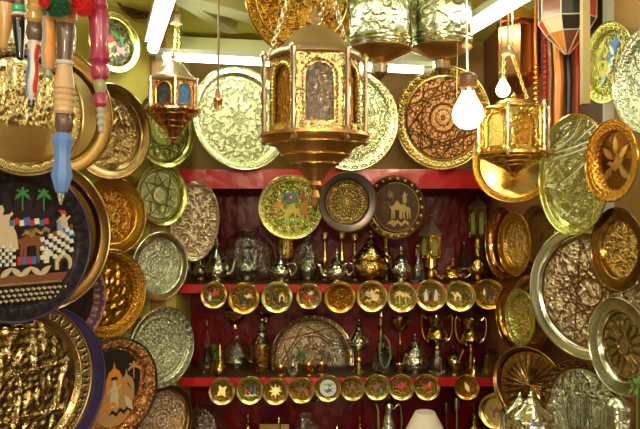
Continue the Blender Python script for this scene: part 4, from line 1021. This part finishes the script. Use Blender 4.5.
def cord(cx, y1, Y, label, r=.003, mat='cord', sock=True, cx1=None):
    a = W(cx, y1, Y); t = thing('pendant_socket' if sock else 'hanging_wire', a, label, 'socket' if sock else 'wire')
    top = Vector((W(cx1 if cx1 else cx, 0, Y).x - a.x, 0, ZC - a.z))
    part('flex', tube([(0, 0, .004), top * .5 + Vector((.002, 0, 0)), top], r, 8), mat, t)
    if sock: part('socket', lathe([(.012, -.024), (.013, -.004), (.016, 0), (.016, .008), (.010, .012), (.007, .03), (.003, .034)], 20), 'copper_plain', t)
cord(218, 101, 2.2, 'brown flex with an empty copper socket hanging before the silver green tray', .0035)
cord(457, 128, 2.25, 'thin brass wire hanging between the bulb and the hexagonal lantern', .002, 'brass_plain', False)
cord(512, 60, 2.3, 'thin pale wire hanging above the hexagonal lantern', .002, 'silver_plain', False)
def fluo(a, b, r, label, name='fluorescent_tube'):
    a = Vector(a); b = Vector(b); c = (a + b) / 2; t = thing(name, c, label, 'tube lamp', 'fluorescent tube lamps under the ceiling')
    d = (b - a).normalized()
    part('tube', tube([a - c + d * .03, b - c - d * .03], r, 16), 'tube', t)
    part('end_cap', tube([a - c, a - c + d * .032], r * 1.1, 16), 'tubecap', t); part('end_cap', tube([b - c - d * .032, b - c], r * 1.1, 16), 'tubecap', t)
    up = Vector((0, 0, r * 1.9)); side = d.cross(Vector((0, 0, 1))).normalized()
    g = G(); w = r * 1.5; vs = []
    for p in (a - c, b - c):
        for s, h in ((-1, 1.15), (1, 1.15), (1, 2.6), (-1, 2.6)): vs.append(p + side * w * s + Vector((0, 0, r * h)))
    g.add(vs, [(0, 1, 2, 3), (7, 6, 5, 4), (0, 4, 5, 1), (1, 5, 6, 2), (2, 6, 7, 3), (3, 7, 4, 0)])
    part('housing', g, 'tubecap', t, False)
fluo(W(156, 57, 2.80), W(431, 71, 2.80), .013, 'long fluorescent tube running across above the large trays')
def further(a, b, k): return a + (b - a) * k
fluo(W(152.5, 50, 2.72), further(W(152.5, 50, 2.72), W(172, -14, 2.05), 1.7), .021, 'short end on fluorescent tube beside the bronze tray and olive wall')
fluo(W(444, 46, 2.84), further(W(444, 46, 2.84), W(545, -16, 2.0), 1.7), .018, 'slanting fluorescent tube above the rose gold tray')

# ------------------------------------------------------------------ silver drum lamps at the top
def drum(cx, top, bot, tip, wd, Y, label):
    z0 = W(cx, tip, Y).z; z = lambda y: W(cx, y, Y).z - z0; r = S(wd, Y) / 2
    t = thing('drum_lantern', (W(cx, 0, Y).x, Y, z0), label, 'lantern', 'silver drum lanterns')
    zt, zb = z(top), z(bot)
    part('cylinder', lathe([(r * .9, zb), (r * .96, zb + .012), (r * .96, zt - .006), (r, zt)], 48), 'drum_body', t)
    for zz in (zb + .014, zb + .026, zt - .01):
        part('band', tube([(r * .985 * math.cos(2 * PI * k / 48), r * .985 * math.sin(2 * PI * k / 48), zz) for k in range(48)], .0032, 6, True), 'silver_plain', t)
    part('base_cone', lathe([(r * .92, zb), (r * 1.0, zb - .004), (r * .95, zb - .010), (r * .7, zb * .80), (r * .4, zb * .66), (r * .16, zb * .60)], 40), 'cone_body', t)
    part('drop_cup', lathe([(r * .15, zb * .61), (r * .27, zb * .50), (r * .25, zb * .24), (r * .12, zb * .1), (0, 0)], 20, fl=lambda a, z: 1 + .07 * math.cos(a * 8)), 'pink_plain', t)
    part('neck', lathe([(r * 1.0, zt), (r * .8, zt + .02), (r * .3, zt + .05), (.008, zt + .06), (.003, zt + .07), (.003, ZC - z0)], 36), 'silver_plain', t)
drum(379, -6, 49, 81, 66, 2.28, 'silver drum lantern with embossed flower and copper base beside the big lantern')
drum(441, -6, 47, 76, 62, 2.34, 'silver drum lantern with embossed flower directly above the rose gold tray')

# copper box lantern behind
Y = 2.55; z0 = W(519, 82, Y).z
t = thing('copper_lantern', (W(519, 0, Y).x, Y, z0), 'faceted copper lantern hanging behind the small lit bulb', 'lantern')
H = W(519, 24, Y).z - z0; r = S(46, Y) / 2
part('body', lathe([(r * .9, .01), (r, .02), (r, H - .02), (r * .9, H)], 6, .3), 'copper_cell', t, sharp=.2)
part('roof', lathe([(r * 1.08, H), (r * .7, H + .03), (.01, H + .06), (.003, H + .07), (.003, ZC - z0)], 6, .3), 'copper_plain', t, sharp=.2)
part('base_cone', lathe([(0, -.05), (r * .5, -.02), (r * .9, .01)], 6, .3), 'copper_plain', t, sharp=.2)

# patchwork leather lamp
Y = 2.30; cx = 567; z0 = W(cx, 54, Y).z
t = thing('leather_lamp', (W(cx, 0, Y).x, Y, z0), 'patchwork leather lamp in red, navy, white and orange pieces', 'lamp')
zz = [W(cx, y, Y).z - z0 for y in (54, 34, 21, -12)]; rr = [S(w, Y) / 2 for w in (4, 40, 56, 56)]
cols = ['orange', 'white', 'blue', 'dark', 'red', 'brownp', 'dark', 'red']
n = 8; ro = .25
for j in range(3):
    for k in range(n):
        a0, a1 = 2 * PI * k / n + ro, 2 * PI * (k + 1) / n + ro
        q = [(rr[j] * math.cos(a0), rr[j] * math.sin(a0), zz[j]), (rr[j] * math.cos(a1), rr[j] * math.sin(a1), zz[j]), (rr[j + 1] * math.cos(a1), rr[j + 1] * math.sin(a1), zz[j + 1]), (rr[j + 1] * math.cos(a0), rr[j + 1] * math.sin(a0), zz[j + 1])]
        inn = [(x * .97, y * .97, z) for x, y, z in q]
        g = G().add(q + inn, [(0, 1, 2, 3), (7, 6, 5, 4), (0, 4, 5, 1), (1, 5, 6, 2), (2, 6, 7, 3), (3, 7, 4, 0)])
        mt = [('orange', 'brownp', 'red', 'brownp'), ('cream', 'dark', 'purple', 'red'), ('brownp', 'dark', 'red', 'dark')][j][k % 4]
        part('leather_panel', g, mt, t, False)
g = G()
for k in range(n):
    a0, a1 = 2 * PI * k / n + ro, 2 * PI * (k + 1) / n + ro
    g.merge(tube([(rr[j] * math.cos(a0), rr[j] * math.sin(a0), zz[j]) for j in range(4)], .0022, 5))
    for j in (1, 2): g.merge(tube([(rr[j] * math.cos(a0), rr[j] * math.sin(a0), zz[j]), (rr[j] * math.cos(a1), rr[j] * math.sin(a1), zz[j])], .0022, 5))
part('stitched_seam', g, 'cream', t)
part('top_ring', lathe([(rr[3], zz[3]), (rr[3] * .5, zz[3] + .03), (.004, zz[3] + .05), (.003, ZC - z0)], 8, ro), 'brownp', t)

# hanging beaded cords and scarves beyond
def hang(cx, y0, y1, r, Y, label, mat, name, bead=None, tipm=None, cat='cord'):
    a = W(cx, y1, Y); t = thing(name, a, label, cat, 'things hanging before the orange brown wall'); top = ZC - a.z
    if bead:
        g = G(); zt = min(top, W(cx, y0, Y).z - a.z); n = int(zt / (r * 1.9))
        for i in range(n): g.merge(sphere(r, (0, 0, r + i * r * 1.9), 8))
        part('beads', g, bead, t)
    part('strap', tube([(0, 0, 0), (r * .3, 0, top * .33), (-r * .3, 0, top * .66), (0, 0, top)], (r * .5 if bead else [r * .8, r, r, r * .6]), 8), mat, t)
    if tipm: part('tip', lathe([(0, -r * 4), (r * .8, -r * 3), (r * 1.2, -r), (r * .9, r), (0, r * 1.2)], 12), tipm, t)
hang(545, 0, 102, .010, 2.50, 'red beaded cord with brass tip beside the copper lantern', 'red', 'beaded_cord', bead='red', tipm='brass_plain')
hang(558, 44, 125, .016, 2.425, 'orange leather strap hanging below the patchwork lamp', 'orange', 'leather_strap', cat='strap')
hang(550, 0, 118, .008, 2.46, 'dark maroon cord beside the orange strap', 'brownp', 'tasselled_cord', tipm='red')
hang(568, 0, 132, .012, 2.425, 'black leather strap behind the patchwork lamp', 'dark', 'leather_strap', cat='strap')
hang(577, 0, 120, .009, 2.41, 'bright red cord next to the ochre pole', 'red', 'tasselled_cord', tipm='yellow')
hang(536, 60, 140, .010, 2.47, 'amber beaded cord under the copper lantern', 'orange', 'beaded_cord', bead='amber_plain')

# ------------------------------------------------------------------ turned wooden sticks in the near corner
for n_, c_3, k_ in (('w_ochre', (.60, .33, .10), .3), ('w_pink', (.36, .03, .085), .3), ('w_dark', (.13, .07, .05), .35), ('w_light', (.66, .42, .22), .35), ('w_blue', (.13, .25, .62), .45), ('w_olive', (.30, .28, .12), .35), ('w_grey', (.42, .40, .33), .4), ('w_black', (.012, .012, .014), .25), ('w_green', (.05, .40, .20), .3), ('w_white', (.66, .62, .60), .4), ('w_orange', (.75, .26, .03), .4), ('w_maroon', (.20, .02, .02), .4)):
    M[n_] = paint(n_, c_3, k_, bump=.15, scale=25, coat=.35, stretch=(1, 1, .3), col2=tuple(q * .7 for q in c_3))
SY = 1.30
def stick(pts, label, segs, name='hanging_stick'):
    """pts: (x, y) of top and tip in the picture frame; segs: (mat, sides, [(y, width), ...], part name)"""
    (x0, y0), (x1, y1) = pts; a = W(x0, y0, SY); b = W(x1, y1, SY); ln = (a - b).length
    d = (a - b).normalized(); q = Vector((0, 0, 1)).rotation_difference(d)
    t = thing(name, b, label, 'stick', 'turned wooden sticks hanging in the near corner', q)
    for mat, sides, prof, pn in segs:
        pr = [(S(w, SY) / 2, (y1 - y) / (y1 - y0) * ln) for y, w in prof][::-1]
        part(pn, lathe(pr, sides), mat, t, sharp=.5)
stick([(7, -30), (3, 50)], 'ochre tapering stick with maroon top at the frame edge', [('w_maroon', 24, [(-30, 20), (4, 22)], 'head'), ('w_ochre', 24, [(4, 20), (12, 20), (48, 7), (50, 3)], 'shaft')])
stick([(17, -30), (20, 60)], 'black tapering stick with green ball and red rings', [('w_maroon', 24, [(-30, 12), (-5, 14), (4, 12)], 'head'), ('w_green', 24, [(4, 10), (7, 14), (11, 14), (13, 11)], 'ball'), ('w_white', 24, [(13, 13), (15, 14), (16, 13)], 'ring'), ('w_maroon', 24, [(16, 13), (17.5, 14), (19, 12)], 'ring'), ('w_black', 24, [(19, 12), (30, 11.5), (58, 7), (60, 4)], 'shaft')])
stick([(38, -30), (31, 107)], 'ochre beaded stick with blue, white and red painted grip', [('w_ochre', 28, [(-30, 16), (-8, 14), (-4, 17), (2, 17), (5, 13), (8, 15), (11, 13), (14, 17), (20, 17), (23, 13)], 'beaded_neck'), ('w_dark', 28, [(23, 13), (27, 16), (34, 17), (39, 13), (41, 11)], 'dark_ball'), ('w_white', 8, [(41, 11), (50, 13), (60, 10), (80, 13), (95, 11), (100, 7)], 'grip'), ('w_black', 20, [(100, 6), (106, 7), (107, 4)], 'tip')])
stick([(50, -30), (48, 77)], 'grey and orange painted stick between the flag grip and the long blue one', [('w_dark', 20, [(-30, 10), (17, 12)], 'neck'), ('w_grey', 8, [(17, 13), (25, 15), (32, 13), (50, 15), (66, 13), (70, 10)], 'grip'), ('w_grey', 20, [(70, 7), (76, 6), (77, 4)], 'tip')])
stick([(67, -30), (61, 205)], 'longest stick, brown and pale wood ending in a faceted blue grip', [('w_ochre', 28, [(-30, 18), (10, 18), (14, 21), (20, 21), (24, 16)], 'collar'), ('w_dark', 28, [(24, 17), (30, 19), (45, 16), (58, 14), (61, 14)], 'dark_neck'), ('w_white', 28, [(61, 16), (63, 18), (65, 16)], 'ring'),
    ('w_light', 28, [(65, 14), (72, 16), (85, 20), (88, 21), (90, 18), (93, 21), (96, 18), (99, 21), (102, 18), (105, 20), (108, 18), (111, 19), (114, 15)], 'pale_shaft'), ('w_dark', 28, [(114, 13), (118, 16), (126, 16), (133, 11)], 'dark_ball'), ('w_blue', 8, [(133, 15), (140, 22), (148, 17), (160, 16), (176, 22), (192, 12), (193, 9)], 'blue_grip'), ('silver_plain', 16, [(193, 8), (197, 7), (205, 2)], 'metal_tip')])
stick([(98, -30), (101, 133)], 'crimson turned stick with olive bead and pale beaded tip', [('w_pink', 32, [(-30, 18), (-6, 14), (-2, 13), (2, 16), (7, 17), (10, 13), (12, 19), (16, 21), (30, 19), (45, 17), (56, 19), (60, 21), (62, 17), (64, 13), (67, 18), (72, 19.5), (77, 17), (80, 11)], 'shaft'), ('w_olive', 28, [(80, 10), (83, 12), (88, 12), (93, 9)], 'bead'), ('w_pink', 28, [(93, 10), (96, 13), (104, 13), (107, 9)], 'ring'), ('w_grey', 20, [(107, 6), (110, 8), (113, 6), (117, 9), (120, 6), (124, 8), (127, 5), (131, 6), (133, 3)], 'beaded_tip')])
# coloured stripes of the two painted grips are separate inlays lying on the facets
def stripe(stickname, cx0, cy0, cx1, cy1, w, mat, Yd):
    pass
def find_stick(i): return bpy.data.objects['hanging_stick' + ('' if i == 0 else '.%03d' % i)]
def facet(root, y0, y1, tot, widths, mat, ang, span, nm):
    """a coloured lacquer patch following the grip's surface"""
    ytop, ytip = tot; ln_ = abs(S(ytip - ytop, SY)); g = G(); rows = []
    v = []; 
    ys = [y0 + (y1 - y0) * i / 10 for i in range(11)]
    def wat(y):
        for (ya, wa), (yb, wb) in zip(widths, widths[1:]):
            if ya <= y <= yb: return wa + (wb - wa) * (y - ya) / (yb - ya)
        return widths[-1][1]
    for y in ys:
        r_ = S(wat(y), SY) / 2 * 1.02; z = (ytip - y) / (ytip - ytop) * ln_
        for k in range(5):
            a = ang + span * (k / 4 - .5) + .15 * math.sin(y * .2); v.append((r_ * math.cos(a), r_ * math.sin(a), z))
    f = [(i * 5 + k, i * 5 + k + 1, (i + 1) * 5 + k + 1, (i + 1) * 5 + k) for i in range(10) for k in range(4)]
    g.add(v, f); part(nm, g, mat, root)
fs = find_stick(2); wd_ = [(41, 11), (50, 13), (60, 10), (80, 13), (95, 11), (100, 7)]
facet(fs, 50, 97, (-30, 107), wd_, 'w_blue', -PI / 2 - .75, .9, 'blue_stripe'); facet(fs, 45, 97, (-30, 107), wd_, 'red', -PI / 2 + 1.0, .8, 'red_stripe')
fs = find_stick(3); wd_ = [(17, 13), (25, 15), (32, 13), (50, 15), (66, 13), (70, 10)]
facet(fs, 18, 69, (-30, 77), wd_, 'w_orange', -PI / 2 + .6, 1.3, 'orange_stripe')

def pompom(cx, cy, r, Y, label, mat, seed):
    rr = random.Random(seed); c = W(cx, cy, Y); R_ = S(r, Y); t = thing('hanging_pompom', c, label, 'pompom', 'wool pompoms among the sticks')
    part('core', sphere(R_ * .72, seg=14), mat, t)
    g = G()
    for k in range(1500):
        z = rr.uniform(-1, 1); th = rr.uniform(0, 2 * PI); q = math.sqrt(1 - z * z); d = Vector((q * math.cos(th), q * math.sin(th), z))
        s = d.orthogonal().normalized() * R_ * .045; L_ = R_ * rr.uniform(.9, 1.1); d2 = (d + Vector((rr.uniform(-.2, .2), rr.uniform(-.2, .2), rr.uniform(-.2, .2)))).normalized()
        g.add([d * R_ * .6 + s, d * R_ * .6 - s, d2 * L_], [(0, 1, 2)])
    o = part('wool_strands', g, mat, t, False)
    part('string', tube([(0, 0, R_ * .5), (0, 0, R_ * 1.6)], .001, 5), 'cord', t)
M['wool_green'] = paint('green wool', (.02, .14, .05), .9, scale=80); M['wool_red'] = paint('red wool', (.72, .02, .02), .9, scale=80)
pompom(57, 4, 14, 1.25, 'dark green wool pompom in front of the hanging sticks', 'wool_green', 1)
pompom(83, 4, 13, 1.27, 'bright red wool pompom beside the green one', 'wool_red', 2)
pompom(44, 2, 6, 1.22, 'tiny red wool pompom against the ochre beaded stick', 'wool_red', 3)

# ------------------------------------------------------------------ lights
def fill_point(loc, col, w, r=.05, name='lamp'):
    l = bpy.data.lights.new(name, 'POINT'); l.color = col; l.energy = w; l.shadow_soft_size = r
    o = bpy.data.objects.new(name, l); COL.objects.link(o); o.location = loc; return o
fill_point((-.9, -.6, .9), (1, .88, .56), 48, .06)  # unseen fill lights, added out of frame to brighten the metalware
fill_point((.05, -.9, .45), (1, .92, .62), 66, .05)
fill_point((1.0, -.4, .8), (1, .82, .52), 55, .06)
fill_point((-.1, 1.2, -1.0), (1, .78, .45), 5, .05)
def area(loc, rot, sx, sy, col, w):
    l = bpy.data.lights.new('tube light', 'AREA'); l.shape = 'RECTANGLE'; l.size = sx; l.size_y = sy; l.color = col; l.energy = w
    o = bpy.data.objects.new('tube light', l); COL.objects.link(o); o.location = loc; o.rotation_euler = rot
w = bpy.data.worlds.new('street'); SC.world = w; w.use_nodes = True
N = w.node_tree.nodes; L = w.node_tree.links; bg = N['Background']
tc = N.new('ShaderNodeTexCoord'); ns = N.new('ShaderNodeTexNoise'); ns.inputs['Scale'].default_value = 3.2; ns.inputs['Detail'].default_value = 2.5
L.new(tc.outputs['Generated'], ns.inputs['Vector'])
cr = N.new('ShaderNodeValToRGB'); L.new(ns.outputs[0], cr.inputs[0])
e = cr.color_ramp.elements
e[0].position = .42; e[0].color = (.03, .022, .012, 1); e[1].position = .72; e[1].color = (5.5, 5.0, 3.6, 1)  # bright patches made up to give the metal something to reflect
x = cr.color_ramp.elements.new(.52); x.color = (.22, .17, .09, 1)
x = cr.color_ramp.elements.new(.62); x.color = (1.1, .95, .6, 1)
L.new(cr.outputs[0], bg.inputs[0]); bg.inputs[1].default_value = 1.1

# ------------------------------------------------------------------ camera
cam = bpy.data.cameras.new('camera'); co = bpy.data.objects.new('camera', cam); COL.objects.link(co)
cam.sensor_width = 36; cam.lens = F / 640 * 36; co.location = (0, 0, 0); co.rotation_euler = (PI / 2, 0, 0); SC.camera = co
cam.clip_start = .05
vs = SC.view_settings; vs.view_transform = 'Standard'; vs.look = 'None'; vs.gamma = 1; vs.exposure = .15; vs.use_curve_mapping = False
